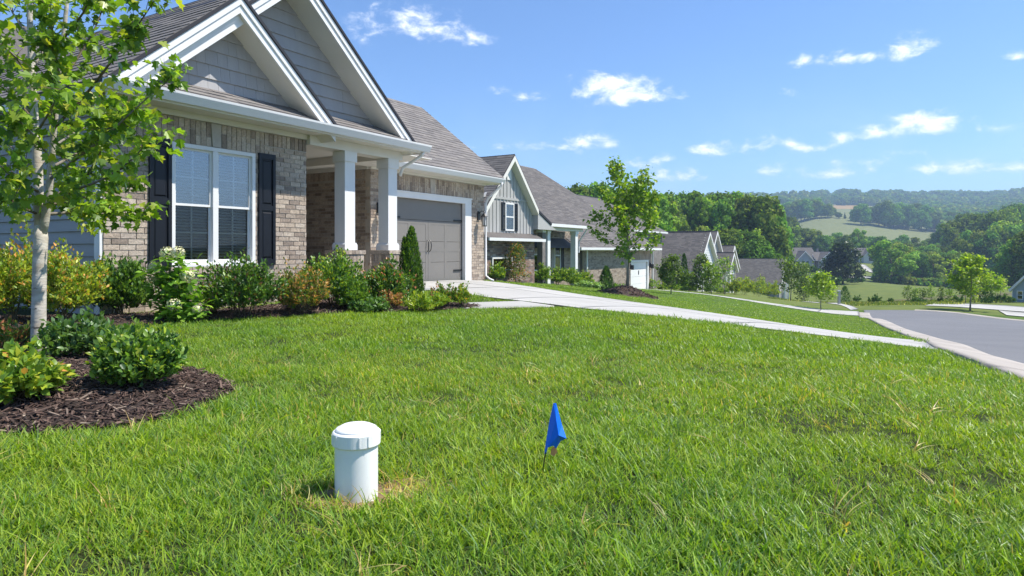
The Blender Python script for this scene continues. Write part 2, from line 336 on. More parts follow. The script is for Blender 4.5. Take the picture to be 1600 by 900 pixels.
cp(870, 480, 10); cp(740, 481, 9.8); cp(1180, 514, 8.55); cp(1480, 551, 7.6); cp(1447, 536, 12.4); cp(1100, 488, 15.9); cp(900, 460, 17.65)
for u, v in ((10, -10.47), (15.5, -10.47), (12, -8), (5, -8.5), (8, -12)): p = uv(u, v); _cp.append((p[0], p[1], -.83))
cp(1600, 597, 5.4); cp(1340, 484, 46); cp(1343, 495, 40.8); cp(1400, 519, 20.6); cp(1422, 529, 16.4); cp(1460, 531, 16.5); cp(1503, 560, 6.9); cp(1553, 559, 8.5); cp(1413, 514, 23.7); cp(1373, 498, 32.8)
cp(1413, 482.5, 46); cp(1493, 486.5, 44); cp(1600, 496.5, 40); cp(1600, 530, 16); cp(1600, 510, 26)
cp(980, 463, 26); cp(760, 440, 30); cp(835, 443, 32); cp(900, 447.5, 38); cp(1000, 452, 48); cp(1180, 473, 44); cp(1085, 459, 46); cp(1050, 466, 33); cp(1200, 487, 27)
cp(1085, 455, 64); cp(1130, 456, 74); cp(1215, 466, 109); cp(1300, 476, 56); cp(1250, 466, 130); cp(1150, 459, 85)
cp(1400, 472, 75); cp(1400, 461, 120); cp(1400, 446, 165); cp(1400, 440, 205); cp(1500, 475, 55); cp(1590, 472, 60); cp(1560, 452, 130); cp(1560, 446, 200)
cp(1320, 443, 170); cp(1250, 419, 230); cp(1350, 411, 260); cp(1150, 430, 150); cp(1000, 420, 150); cp(850, 410, 150); cp(600, 395, 160)
cp(1400, 388, 400); cp(1300, 386, 400); cp(1370, 352, 600); cp(1280, 340, 650); cp(1300, 326, 900); cp(1500, 338, 900); cp(1300, 313, 1400); cp(1100, 318, 1400); cp(1590, 311, 1300); cp(1450, 313, 1350)
cp(1550, 400, 330); cp(1560, 362, 600); cp(1000, 395, 400); cp(1000, 350, 900); cp(1300, 348, 2400); cp(1600, 348, 2400); cp(1000, 350, 2400); cp(500, 340, 1500); cp(100, 350, 1500); cp(300, 392, 400); cp(1700, 311, 1300)
_cp += [(-1500, 0, 20), (1500, -500, -20), (0, -1500, -20), (-2500, 2500, 90), (2500, 2500, 90), (2500, 500, 60), (0, 3500, 90)]
_cp = np.array(_cp)
def warp(P):
    r = np.linalg.norm(P, axis=-1, keepdims=True) + 1e-6
    return P / r * np.log1p(r / 6.0) * 6.0
_Q = warp(_cp[:, :2]); CS = 0.9
def kern(A, B): return np.sqrt(((A[:, None, :] - B[None, :, :]) ** 2).sum(-1) + CS ** 2)
_n = len(_Q); _K = np.zeros((_n + 1, _n + 1)); _K[:_n, :_n] = kern(_Q, _Q) + np.eye(_n) * -0.02; _K[:_n, _n] = 1; _K[_n, :_n] = 1
# heights are fitted after a symmetric log so that the far hills do not disturb the lawn
def slog(z): return np.sign(z) * np.log1p(np.abs(z) / 2.0)
def sexp(s): return np.sign(s) * 2.0 * np.expm1(np.abs(s))
_W = np.linalg.solve(_K, np.append(slog(_cp[:, 2]), 0))
TREE1 = at(60, 4.9); MOUND = at(981, 26.0)
def H(P):
    P = np.atleast_2d(np.asarray(P, float)); out = np.empty(len(P))
    for i in range(0, len(P), 20000):
        q = warp(P[i:i + 20000]); out[i:i + 20000] = sexp(kern(q, _Q) @ _W[:_n] + _W[_n])
    return out
def h(x, y): return float(H([[x, y]])[0])

def smooth_poly(pts, n=4, closed=True):
    pts = [np.array(p, float) for p in pts]; m = len(pts); out = []
    rng = range(m) if closed else range(m - 1)
    for i in rng:
        p0, p1, p2, p3 = (pts[(i - 1) % m], pts[i], pts[(i + 1) % m], pts[(i + 2) % m]) if closed else (pts[max(i - 1, 0)], pts[i], pts[i + 1], pts[min(i + 2, m - 1)])
        for k in range(n):
            t = k / n; out.append(0.5 * ((2 * p1) + (-p0 + p2) * t + (2 * p0 - 5 * p1 + 4 * p2 - p3) * t * t + (-p0 + 3 * p1 - 3 * p2 + p3) * t ** 3))
    if not closed: out.append(pts[-1])
    return out
def in_poly(P, poly):
    x, y = P[:, 0], P[:, 1]; c = np.zeros(len(P), bool); n = len(poly); j = n - 1
    for i in range(n):
        xi, yi = poly[i]; xj, yj = poly[j]
        m = ((yi > y) != (yj > y)) & (x < (xj - xi) * (y - yi) / (yj - yi + 1e-12) + xi); c ^= m; j = i
    return c
def dist_poly(P, poly):
    d = np.full(len(P), 1e9); n = len(poly)
    for i in range(n):
        a = np.array(poly[i]); b = np.array(poly[(i + 1) % n]); ab = b - a; t = np.clip(((P - a) @ ab) / (ab @ ab + 1e-12), 0, 1)
        d = np.minimum(d, np.linalg.norm(P - (a + t[:, None] * ab), axis=1))
    return d

# beds
BED_HOUSE = smooth_poly([uv(3.0, -10), at(0, 6.7), at(150, 7.09), at(250, 7.5), at(330, 7.85), at(420, 8.2), at(520, 8.7), at(640, 9.08), at(738, 9.55),
                         at(742, 10.1), uv(8.4, -7.2), uv(10.6, -10.2), uv(11.5, -10.4), uv(7, -8.2), uv(4.4, -8.6)], 4)
BED_RING = smooth_poly([at(-160, 3.3), at(0, 2.97), at(110, 3.02), at(215, 3.18), at(305, 3.45), at(368, 3.9), at(340, 4.35), at(262, 4.8), at(150, 5.2), at(20, 5.6), at(-150, 5.6), at(-260, 4.4)], 5)
def bump_bed(P):
    z = np.zeros(len(P))
    a = in_poly(P, BED_RING); d = dist_poly(P, BED_RING); z += np.where(a, 0.10 * (1 - np.exp(-d / 0.35)), 0)
    a = in_poly(P, BED_HOUSE); d = dist_poly(P, BED_HOUSE); z += np.where(a, 0.05 * (1 - np.exp(-d / 0.3)), 0)
    return z
PIPE = at(557, 2.33)
def Hs(P):
    P = np.atleast_2d(np.asarray(P, float)); z = H(P)
    near = np.linalg.norm(P, axis=1) < 14
    if near.any():
        z[near] += bump_bed(P[near])
        d = np.linalg.norm(P[near] - (PIPE + [0.06, 0.0]), axis=1); z[near] -= 0.03 * np.exp(-(d / 0.13) ** 2)
    d = np.linalg.norm(P - MOUND, axis=1); z += 0.34 * np.exp(-(d / 0.75) ** 2) * (d < 3)
    return z
def hs(x, y): return float(Hs([[x, y]])[0])

# roads (u along the fronts, v towards the street)
CURB = smooth_poly([uv(-9, 6.5), uv(-4, 4.4), uv(1, 2.75), uv(5, 1.5), uv(8.9, .66), uv(12.5, .54), uv(16, .46), uv(22, .02), uv(30, -.95), uv(38, -1.9), uv(46, -2.6), uv(51.5, -3.0)], 6, False)
FARSIDE = smooth_poly([uv(-9, 16), uv(-4, 14.3), uv(1, 12.6), uv(7, 11.4), uv(14, 10), uv(22, 8.6), uv(30, 7.4), uv(38, 6.3), uv(44, 5.2), uv(50, 2.8), uv(51.8, .4), uv(51.6, -2.7)], 6, False)
def resample(pl, n):
    pl = np.array(pl); s = np.concatenate([[0], np.cumsum(np.linalg.norm(np.diff(pl, axis=0), axis=1))]); t = np.linspace(0, s[-1], n)
    return np.stack([np.interp(t, s, pl[:, 0]), np.interp(t, s, pl[:, 1])], 1)
def strip(name, A, B, off, material, parent=None, n=60, m=6, skirt=0.12, crown=None):
    A = resample(A, n) if n != len(A) else np.array(A); B = resample(B, n) if n != len(B) else np.array(B); t = np.linspace(0, 1, m)
    P = (A[:, None] * (1 - t[None, :, None]) + B[:, None] * t[None, :, None]).reshape(-1, 2)
    z = H(P) + (off if crown is None else np.tile(crown(t), n)); V = [tuple(q) for q in np.column_stack([P, z])]
    Fs = [(i * m + k, i * m + k + 1, (i + 1) * m + k + 1, (i + 1) * m + k) for i in range(n - 1) for k in range(m - 1)]
    ring = [i * m for i in range(n)] + [(n - 1) * m + k for k in range(1, m)] + [i * m + m - 1 for i in range(n - 2, -1, -1)] + [k for k in range(m - 2, 0, -1)]
    b0 = len(V); V += [(V[i][0], V[i][1], V[i][2] - skirt) for i in ring]; r = len(ring)
    Fs += [(ring[i], b0 + i, b0 + (i + 1) % r, ring[(i + 1) % r]) for i in range(r)]
    area = (B[0] - A[0])[0] * (A[1] - A[0])[1] - (B[0] - A[0])[1] * (A[1] - A[0])[0]
    if area > 0: Fs[:(n - 1) * (m - 1)] = [f[::-1] for f in Fs[:(n - 1) * (m - 1)]]
    return link(name, mesh_from(name, V, Fs, material, None, True), parent)
def shift(pl, d):
    pl = np.array(pl); t = np.gradient(pl, axis=0); t = unit(t); nrm = np.stack([t[:, 1], -t[:, 0]], 1); return pl + nrm * d

DRIVE_POLY = [uv(8.95, .35), uv(8.95, -4.55), uv(9.6, -5.9), uv(10.6, -7.6), uv(11.4, -10.6), uv(15.75, -10.6), uv(16.0, -7), uv(16, .0)]
WALK_POLY = [uv(8.95, -4.55), uv(7.9, -5.42), uv(7.2, -6.2), uv(7.9, -6.7), uv(8.5, -6.05), uv(9.3, -5.45)]
D2A = [at(1002, 48.6), at(1100, 46.5), at(1215, 43.5), at(1345, 41.0)]
D2B = [at(1034, 51), at(1105, 50.5), at(1220, 47.5), at(1342, 44.6)]
ROAD_POLY = [tuple(p) for p in CURB] + [tuple(p) for p in FARSIDE[::-1]]
D2_POLY = D2A + D2B[::-1]

def build_ground():
    # polar rings: fine near the camera, widening outwards
    rr = [0.0]; r = 0.35
    while r < 2600: rr.append(r); r *= 1.018 if r < 60 else 1.03
    angs = np.concatenate([np.linspace(-50, 50, 241), np.linspace(52, 308, 129)]); na = len(angs)
    P = np.array([[rr_ * math.sin(R(a)), rr_ * math.cos(R(a))] for rr_ in rr[1:] for a in angs])
    z = Hs(P); z0 = hs(0, 0)
    # sink what lies under paving so that the sheets stay above
    nearm = np.linalg.norm(P, axis=1) < 90; idx = np.where(nearm)[0]
    for poly in (DRIVE_POLY, ROAD_POLY):
        q = in_poly(P[idx], poly) & (dist_poly(P[idx], poly) > 0.9); z[idx[q]] -= 0.05
    V = np.vstack([[[0, 0, z0]], np.column_stack([P, z])]); n = len(rr) - 1
    Fs = [(0, 1 + (k + 1) % na, 1 + k) for k in range(na)]
    for i in range(n - 1):
        a = 1 + i * na; b = a + na
        Fs += [(a + k, a + (k + 1) % na, b + (k + 1) % na, b + k) for k in range(na)]
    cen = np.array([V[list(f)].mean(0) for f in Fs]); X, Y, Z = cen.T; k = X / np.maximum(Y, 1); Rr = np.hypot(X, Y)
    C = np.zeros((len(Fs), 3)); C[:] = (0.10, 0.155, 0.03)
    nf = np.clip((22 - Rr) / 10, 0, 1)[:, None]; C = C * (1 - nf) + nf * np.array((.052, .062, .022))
    # mowing bands on the lots beyond the driveway
    U = X * D1[0] + Y * D1[1]; Vv = X * NV[0] + Y * NV[1]
    band = (np.floor((Vv + 0.15 * U) / 1.1) % 2) * 0.10 + 0.95; far = (U > 16) & (Rr < 60); C[far] *= band[far, None]
    f1 = (Rr >= 52); C[f1] = (0.17, 0.20, 0.055)
    f2 = (Rr > 300); C[f2] = (0.22, 0.225, 0.10)
    tan_ = (Y > 880) & (Y < 1010) & (k > .40) & (k < .53); C[tan_] = (0.42, 0.26, 0.11)
    dirt = (Y > 88) & (Y < 102) & (k > .57); C[dirt] = (0.17, 0.15, 0.075)
    woods = (Rr > 205) & (Rr < 330) & (k < .5) | ((Rr > 205) & (k > .68)); C[woods] = (0.06, 0.08, 0.03)
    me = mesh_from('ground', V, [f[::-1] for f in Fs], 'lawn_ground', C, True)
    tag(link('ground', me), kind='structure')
build_ground()

def ribbon_bed(name, poly, off):
    xs = np.array(poly); x0, y0 = xs.min(0); x1, y1 = xs.max(0); s = 0.06
    gx = np.arange(x0, x1, s); gy = np.arange(y0, y1, s); G = np.stack(np.meshgrid(gx, gy, indexing='ij'), -1).reshape(-1, 2)
    ins = in_poly(G, poly); d = dist_poly(G, poly); z = Hs(G) + off + np.where(d < .12, -0.02 * (1 - d / .12), 0)
    z += 0.014 * np.sin(G[:, 0] * 21 + 3 * np.sin(G[:, 1] * 9)) * np.sin(G[:, 1] * 17 + 2 * np.sin(G[:, 0] * 13))
    ny = len(gy); ok = ins.reshape(len(gx), ny); V = np.column_stack([G, z]); Fs = []
    for i in range(len(gx) - 1):
        for j in range(ny - 1):
            if ok[i, j] and ok[i + 1, j] and ok[i, j + 1] and ok[i + 1, j + 1]: a = i * ny + j; Fs.append((a, a + ny, a + ny + 1, a + 1))
    used = sorted({i for f in Fs for i in f}); mp = {u_: i for i, u_ in enumerate(used)}
    return tag(link(name, mesh_from(name, V[used], [[mp[i] for i in f] for f in Fs], 'mulch', None, True)), kind='structure')
ribbon_bed('mulch_bed', BED_HOUSE, 0.018); ribbon_bed('mulch_bed', BED_RING, 0.018)

def paving():
    road = strip('road', CURB, FARSIDE, 0.012, 'asphalt', n=140, m=24); tag(road, kind='structure')
    # curb and gutter in separate cast lengths
    def crown(t): return np.interp(t, [0, .12, .35, .6, 1], [0.035, 0.045, 0.04, 0.026, 0.020])
    for pl, sgn in ((CURB, -1), (FARSIDE, 1)):
        cl = resample(pl, 200); a = shift(cl, -0.34 if sgn < 0 else 0.34); b = shift(cl, 0.30 if sgn < 0 else -0.30)
        root = strip('curb', a[:2], b[:2], 0, 'curb_concrete', n=3, m=7, crown=crown) ; tag(root, kind='structure')
        for i in range(2, 190, 9):
            j = min(i + 10, 199); seg = strip('curb_segment', a[i:j], b[i:j], 0, 'curb_concrete', root, n=len(a[i:j]), m=7, crown=crown)
    # driveway slabs
    def slabs(name, us, poly_fn, rows, off=0.02, gap=0.02):
        root = None
        for r in range(len(rows) - 1):
            for c in range(len(us) - 1):
                q = [poly_fn(us[c], rows[r]), poly_fn(us[c + 1], rows[r]), poly_fn(us[c + 1], rows[r + 1]), poly_fn(us[c], rows[r + 1])]
                cen = sum(q) / 4; q = [cen + (p - cen) * (1 - gap / max(np.linalg.norm(p - cen), .01)) for p in q]
                o = strip('concrete_slab' if root is not None else name, [q[0], q[3]], [q[1], q[2]], off, 'concrete', root, n=14, m=14)
                if root is None: root = tag(o, kind='structure')
        return root
    def dp(t, v):      # t 0..1 across the drive, v from the garage to the curb
        left = np.interp(v, [-10.6, -7.6, -5.9, -4.55, .35], [11.3, 10.6, 9.7, 8.95, 8.95]); right = np.interp(v, [-10.6, -7, .35], [15.75, 16.0, 16.0])
        return uv(left * (1 - t) + right * t, v)
    slabs('driveway', [0, .5, 1], dp, [-10.47, -8.2, -5.9, -4.2, -2.1, .24])
    def wp(t, s):
        A = np.array([uv(8.93, -4.6), uv(7.9, -5.42), uv(7.1, -6.3)]); B = np.array([uv(9.45, -5.5), uv(8.45, -6.1), uv(7.7, -6.9)])
        i = min(int(s), 1); f = s - i; a = A[i] * (1 - f) + A[i + 1] * f; b = B[i] * (1 - f) + B[i + 1] * f; return a * (1 - t) + b * t
    slabs('walkway', [0, 1], wp, [0, 1, 2], 0.024)
    A, B = resample(D2A, 7), resample(D2B, 7)
    slabs('driveway', [0, 1], lambda t, s: A[int(s)] * (1 - t) + B[int(s)] * t, list(range(7)), 0.03)
    # short paths of the third house
    for A, B in (([at(1253, 66), at(1278, 61)], [at(1259, 76), at(1284, 70)]), ([at(1291, 63), at(1310, 55), at(1330, 45.5)], [at(1307, 66), at(1318, 57), at(1341, 46.5)]), ([at(1285, 84), at(1300, 70)], [at(1299, 86), at(1311, 72)]),
                 ([at(1213, 92), at(1250, 80)], [at(1225, 96), at(1258, 84)])):
        tag(strip('path', A, B, 0.04, 'concrete', n=10, m=5), kind='structure')
    # drives across the street, and the apron behind the far curb
    for A, B in (([at(1445, 50), at(1500, 48.6)], [at(1465, 56), at(1530, 54)]), ([at(1500, 48.6), at(1560, 46.5), at(1600, 45), at(1700, 42)], [at(1530, 54), at(1575, 52), at(1620, 49), at(1720, 45.5)]), ([at(1573, 41.5), at(1605, 40.2), at(1700, 38)], [at(1560, 46), at(1620, 43.5), at(1720, 41)])):
        tag(strip('path', A, B, 0.05, 'concrete', n=16, m=5), kind='structure')
    for A, B in (([at(1262, 222), at(1300, 205), at(1340, 200), at(1390, 215)], [at(1262, 228), at(1300, 212), at(1340, 207), at(1390, 223)]), ([at(1344, 252), at(1352, 232), at(1372, 222)], [at(1352, 252), at(1362, 236), at(1380, 227)])):
        tag(strip('path', A, B, 0.2, 'concrete', n=16, m=3), kind='structure')
paving()

# ---------------------------------------------------------------- houses: pieces (bricks, shingles, boards)
HRZ = math.atan2(D1[1], D1[0])
def unit_mesh(kind, material, col, taper=0.0):
    if kind == 'box':
        V = [(x, y, z) for z in (0, 1) for x, y in ((0, 0), (1, 0), (1, 1), (0, 1))]
    else:   # wedge: thin at the top of the slope (y = thickness outwards)
        V = [(0, 0, 0), (1, 0, 0), (1, 1, 0), (0, 1, 0), (0, 0, 1), (1, 0, 1), (1, .15, 1), (0, .15, 1)]
    Fs = [(3, 2, 1, 0), (4, 5, 6, 7), (0, 1, 5, 4), (1, 2, 6, 5), (2, 3, 7, 6), (3, 0, 4, 7)]
    return mesh_from('piece', V, Fs, material, [col] * 6)
UVV = {'box': np.array([(x, y, z) for z in (0, 1) for x, y in ((0, 0), (1, 0), (1, 1), (0, 1))], float),
       'wedge': np.array([(0, 0, 0), (1, 0, 0), (1, 1, 0), (0, 1, 0), (0, 0, 1), (1, 0, 1), (1, .15, 1), (0, .15, 1)], float)}
UF = [(3, 2, 1, 0), (4, 5, 6, 7), (0, 1, 5, 4), (1, 2, 6, 5), (2, 3, 7, 6), (3, 0, 4, 7)]
def place_pieces(recs, kind, material, palette, name, campos, limit=300):
    """recs: (parent, O, A, N, U, la, ln, lu, ci); nearest ones become single objects, the rest one mesh per parent"""
    meshes = {}
    key = [np.linalg.norm(r[1] - campos) / max(r[5] * r[7], 1e-4) ** .25 for r in recs]
    order = np.argsort(key) if recs else []
    rest = {}
    for n, i in enumerate(order):
        par, O, A, Nn, U, la, ln, lu, ci = recs[i]
        if n < limit:
            if ci not in meshes: meshes[ci] = unit_mesh(kind, material, palette[ci])
            o = link(name, meshes[ci], par)
            M = Matrix(((A[0] * la, Nn[0] * ln, U[0] * lu, O[0]), (A[1] * la, Nn[1] * ln, U[1] * lu, O[1]), (A[2] * la, Nn[2] * ln, U[2] * lu, O[2]), (0, 0, 0, 1)))
            o.matrix_basis = M
        else: rest.setdefault(par.name, (par, []))[1].append(recs[i])
    for par, rs in rest.values():
        mb = MB()
        for _, O, A, Nn, U, la, ln, lu, ci in rs:
            v = UVV[kind]; P = O + v[:, :1] * la * A + v[:, 1:2] * ln * Nn + v[:, 2:] * lu * U
            mb.add(P, UF, palette[ci])
        mb.build(name, material, par, kind='stuff')
X3, Y3, Z3 = np.eye(3)
BRICKS = [(.42, .38, .33), (.36, .32, .275), (.46, .425, .375), (.30, .26, .225), (.24, .205, .18), (.50, .465, .41), (.39, .34, .29), (.33, .295, .26), (.44, .39, .33), (.185, .16, .145), (.40, .37, .34), (.47, .42, .36)]
BRICKS = [(a * 1.48, b * 1.33, c * 1.18) for a, b, c in BRICKS]
_bm = np.array(BRICKS).mean(0); BRICKS = [tuple(np.array(c) * .72 + _bm * .28) for c in BRICKS]
BROWNB = [(.20, .13, .10), (.26, .17, .13), (.15, .10, .085), (.30, .22, .18), (.22, .16, .13), (.33, .25, .2), (.17, .12, .1), (.12, .09, .08), (.28, .19, .15), (.24, .15, .115), (.36, .29, .24), (.2, .15, .13)]
GRAYB = [tuple(c * .5 for c in q) for q in BRICKS]
ROOFC = [(.185, .155, .135), (.16, .135, .12), (.21, .18, .155), (.145, .125, .112), (.175, .15, .135), (.195, .165, .145), (.13, .113, .103), (.225, .19, .165)]
ROOFC = [(a * 1.2, b * 1.29, c * 1.36) for a, b, c in ROOFC]
_rm = np.array(ROOFC).mean(0); ROOFC = [tuple(np.array(c) * .6 + _rm * .4) for c in ROOFC]
ROOFG = [tuple(v * 1.2 for v in q) for q in [(.135, .122, .112), (.12, .11, .102), (.15, .135, .124), (.11, .1, .094), (.14, .127, .118), (.16, .145, .132), (.125, .114, .106), (.105, .097, .092)]]
def clear_of(a0, a1, z0, z1, holes):
    """cut a brick against openings: returns list of (a0,a1) pieces"""
    out = [(a0, a1)]
    for h0, h1, k0, k1 in holes:
        if z1 <= k0 + .012 or z0 >= k1 - .012: continue
        nx = []
        for p, q in out:
            if q <= h0 or p >= h1: nx.append((p, q)); continue
            if p < h0 - .03: nx.append((p, h0))
            if q > h1 + .03: nx.append((h1, q))
        out = nx
    return out
def brick_rows(recs, par, O, A, N, L0, L1, z0, z1, holes, soldiers=(), rh=.074, bl=.208, proud=.013, rnd=None, npal=12, joint=.011):
    """running bond with soldier bands; O is the wall plane's origin, A along, N outwards"""
    rnd = rnd or random.Random(3); O = np.array(O, float); r = 0; z = z0
    blocks = list(holes) + [(s[0], s[1], s[2], s[3]) for s in soldiers]
    while z < z1 - .02:
        zt = min(z + rh, z1); a = L0 - (bl / 2 if r % 2 else 0) - 0.0
        while a < L1 - .01:
            b = min(a + bl * rnd.uniform(.97, 1.03), L1); a_ = max(a, L0)
            for p, q in clear_of(a_, b, z, zt, blocks):
                if q - p > .03:
                    j = rnd.uniform(-.004, .004)
                    recs.append((par, O + A * (p + joint / 2) + Z3 * (z + joint / 2) - N * .03, A, N, Z3, q - p - joint, .03 + proud + j, zt - z - joint, rnd.randrange(npal)))
            a = b
        z += rh; r += 1
    for s in soldiers:
        n = max(1, round((s[1] - s[0]) / .082)); st = (s[1] - s[0]) / n
        for i in range(n):
            p = s[0] + i * st
            if len(s) > 4 and s[4] and abs(p + st / 2 - s[4]) < .08: continue
            hh = s[3] - s[2]
            if hh > .3:
                cut = s[2] + hh * .62; segs = [(s[2], cut), (cut, s[3])] if i % 2 else [(s[2], s[2] + hh * .38), (s[2] + hh * .38, s[3])]
            else: segs = [(s[2], s[3])]
            for za, zb in segs:
                recs.append((par, O + A * (p + joint / 2) + Z3 * (za + joint / 2) - N * .03, A, N, Z3, st - joint, .03 + proud + rnd.uniform(-.003, .003), zb - za - joint, rnd.randrange(npal)))
def wall_panel(mb, O, A, N, L0, L1, z0, z1, holes, depth=.14):
    """backing wall split round its openings (butted boxes)"""
    O = np.array(O, float); zs = sorted({z0, z1} | {v for h_ in holes for v in h_[2:4] if z0 < v < z1}); 
    for za, zb in zip(zs[:-1], zs[1:]):
        hs_ = sorted((h_[0], h_[1]) for h_ in holes if h_[2] < (za + zb) / 2 < h_[3]); a = L0; spans = []
        for p, q in hs_:
            if p > a: spans.append((a, p))
            a = q
        if a < L1: spans.append((a, L1))
        for p, q in spans:
            P = [O + A * x + Z3 * z - N * d for z in (za, zb) for x, d in ((p, 0), (q, 0), (q, depth), (p, depth))]
            mb.hexa(P)
def shingle_rows(recs, par, O, A, U, N, spans, ex=.145, tw=.32, thick=.014, rnd=None, npal=8):
    """spans(b) -> (a0, a1) of the slope at distance b up it; courses lap like steps"""
    rnd = rnd or random.Random(5); O = np.array(O, float); b = 0.0; r = 0
    while True:
        s = spans(b + ex * .5)
        if s is None: break
        a = s[0] - rnd.uniform(0, tw); 
        while a < s[1]:
            wv = tw * rnd.uniform(.6, 1.25); p = max(a, s[0]); q = min(a + wv, s[1])
            if q - p > .02:
                t = thick * rnd.choice((.85, 1, 1.15))
                recs.append((par, O + A * (p + .002) + U * b, A, N, U, q - p - .004, t, ex + .02, rnd.randrange(npal)))
            a += wv
        b += ex; r += 1
        if r > 200: break

def lit(mb, pts, t, c=(1, 1, 1), n=None):
    """a plate: polygon pts (3d, planar), thickness t along its normal"""
    pts = [np.array(p, float) for p in pts]
    if n is None: n = np.cross(pts[1] - pts[0], pts[2] - pts[0]); n = n / np.linalg.norm(n)
    m = len(pts); vs = pts + [p + n * t for p in pts]
    mb.add(vs, [list(range(m))[::-1], list(range(m, 2 * m))] + [(i, (i + 1) % m, m + (i + 1) % m, m + i) for i in range(m)], c)

def double_window(root, O, A, N, x0, x1, z0, z1, units=2, muntin=True, blinds=True, slats=True, screen=True, fw=.055, depth=.10, name='window', glass='window_glass'):
    """double-hung units set in an opening; O wall plane origin"""
    O = np.array(O, float)
    def bx(mb, p, q, za, zb, d0, d1, c=(1, 1, 1)):
        mb.hexa([O + A * x + Z3 * z - N * d for z in (za, zb) for x, d in ((p, d0), (q, d0), (q, d1), (p, d1))], c)
    f = MB(); bx(f, x0, x1, z0, z0 + fw, -.02, depth); bx(f, x0, x1, z1 - fw, z1, -.02, depth)
    bx(f, x0, x0 + fw, z0 + fw, z1 - fw, -.018, depth); bx(f, x1 - fw, x1, z0 + fw, z1 - fw, -.018, depth)
    win = f.build(name, 'white_trim', root)
    W = (x1 - x0 - 2 * fw); mw = .085 if units > 1 else 0; uw = (W - mw * (units - 1)) / units; zm = z0 + (z1 - z0) * .505
    for i in range(units):
        a = x0 + fw + i * (uw + mw); b = a + uw
        if i: m_ = MB(); bx(m_, a - mw, a, z0 + fw, z1 - fw, -.012, depth); m_.build('mullion', 'white_trim', win)
        for (za, zb, d, gl, up) in ((zm - .02, z1 - fw, .025, glass, True), (z0 + fw, zm + .02, .05, 'screened_glass' if screen else glass, False)):
            s = MB(); sw = .032
            bx(s, a, b, za, za + sw, d, d + .03); bx(s, a, b, zb - sw, zb, d, d + .03); bx(s, a, a + sw, za + sw, zb - sw, d, d + .03); bx(s, b - sw, b, za + sw, zb - sw, d, d + .03)
            s.build('sash', 'white_trim', win)
            if muntin:
                m_ = MB(); xc = (a + b) / 2; zc = (za + zb) / 2
                bx(m_, xc - .012, xc + .012, za + sw, zb - sw, d + .012, d + .02); bx(m_, a + sw, xc - .012, zc - .012, zc + .012, d + .012, d + .02); bx(m_, xc + .012, b - sw, zc - .012, zc + .012, d + .012, d + .02)
                m_.build('muntin', 'white_trim', win)
            g = MB(); g.add([O + A * x + Z3 * z - N * (d + .01) for x, z in ((a + sw, za + sw), (b - sw, za + sw), (b - sw, zb - sw), (a + sw, zb - sw))], [(0, 1, 2, 3)]); g.build('pane', gl, win)
        if blinds:
            zz = z0 + fw + .02; sl = MB(); k = 0
            while zz < z1 - fw - .03:
                t = .011; P = [O + A * x + Z3 * (zz + dz) - N * (depth + dd) for dz0 in (0,) for (x, dd, dz) in ((a + .01, .005, 0), (b - .01, .005, 0), (b - .01, .04, .024), (a + .01, .04, .024))]
                P2 = [p + Z3 * .003 for p in P]
                if slats: q = MB(); q.hexa(P + P2); q.build('blind_slat', 'blind', win)
                else: sl.hexa(P + P2)
                zz += .043; k += 1
            if not slats: sl.build('blinds', 'blind', win)
    bk = MB(); bx(bk, x0, x1, z0, z1, depth + .35, depth + .37); bk.build('dark_room', 'interior', win)
    return win
def shutter(root, O, A, N, x0, x1, z0, z1, material='shutter_paint'):
    O = np.array(O, float)
    def bx(mb, p, q, za, zb, d0, d1): mb.hexa([O + A * x + Z3 * z + N * d for z in (za, zb) for x, d in ((p, d1), (q, d1), (q, d0), (p, d0))])
    s = .05; mb = MB(); zm = z0 + (z1 - z0) * .49
    bx(mb, x0, x0 + s, z0, z1, .012, .045); bx(mb, x1 - s, x1, z0, z1, .012, .045)
    for za, zb in ((z0, z0 + .09), (zm, zm + .08), (z1 - .08, z1)): bx(mb, x0 + s, x1 - s, za, zb, .012, .043)
    sh_ = mb.build('shutter', material, root)
    for za, zb in ((z0 + .09, zm), (zm + .08, z1 - .08)):
        q = MB(); bx(q, x0 + s, x1 - s, za, zb, .012, .024)
        a, b, c, d = x0 + s + .02, x1 - s - .02, za + .025, zb - .025
        P = [O + A * x + Z3 * z + N * dd for dd, ins in ((.024, 0), (.036, .018)) for x, z in ((a + ins, c + ins), (b - ins, c + ins), (b - ins, d - ins), (a + ins, d - ins))]
        q.hexa(P); q.build('raised_panel', material, sh_)
    return sh_
def gutter(root, x0, x1, y, z, name='gutter', axis='x', out=-1):
    """K-style gutter hung in front of y"""
    prof = [(y, z - .13), (y + out * .07, z - .13), (y + out * .10, z - .075), (y + out * .125, z - .03), (y + out * .13, z), (y + out * .115, z), (y + out * .11, z - .02), (y, z - .012)]
    mb = MB(); mb.extrude(prof if out < 0 else prof[::-1], axis, x0, x1); return mb.build(name, 'gutter_white', root)

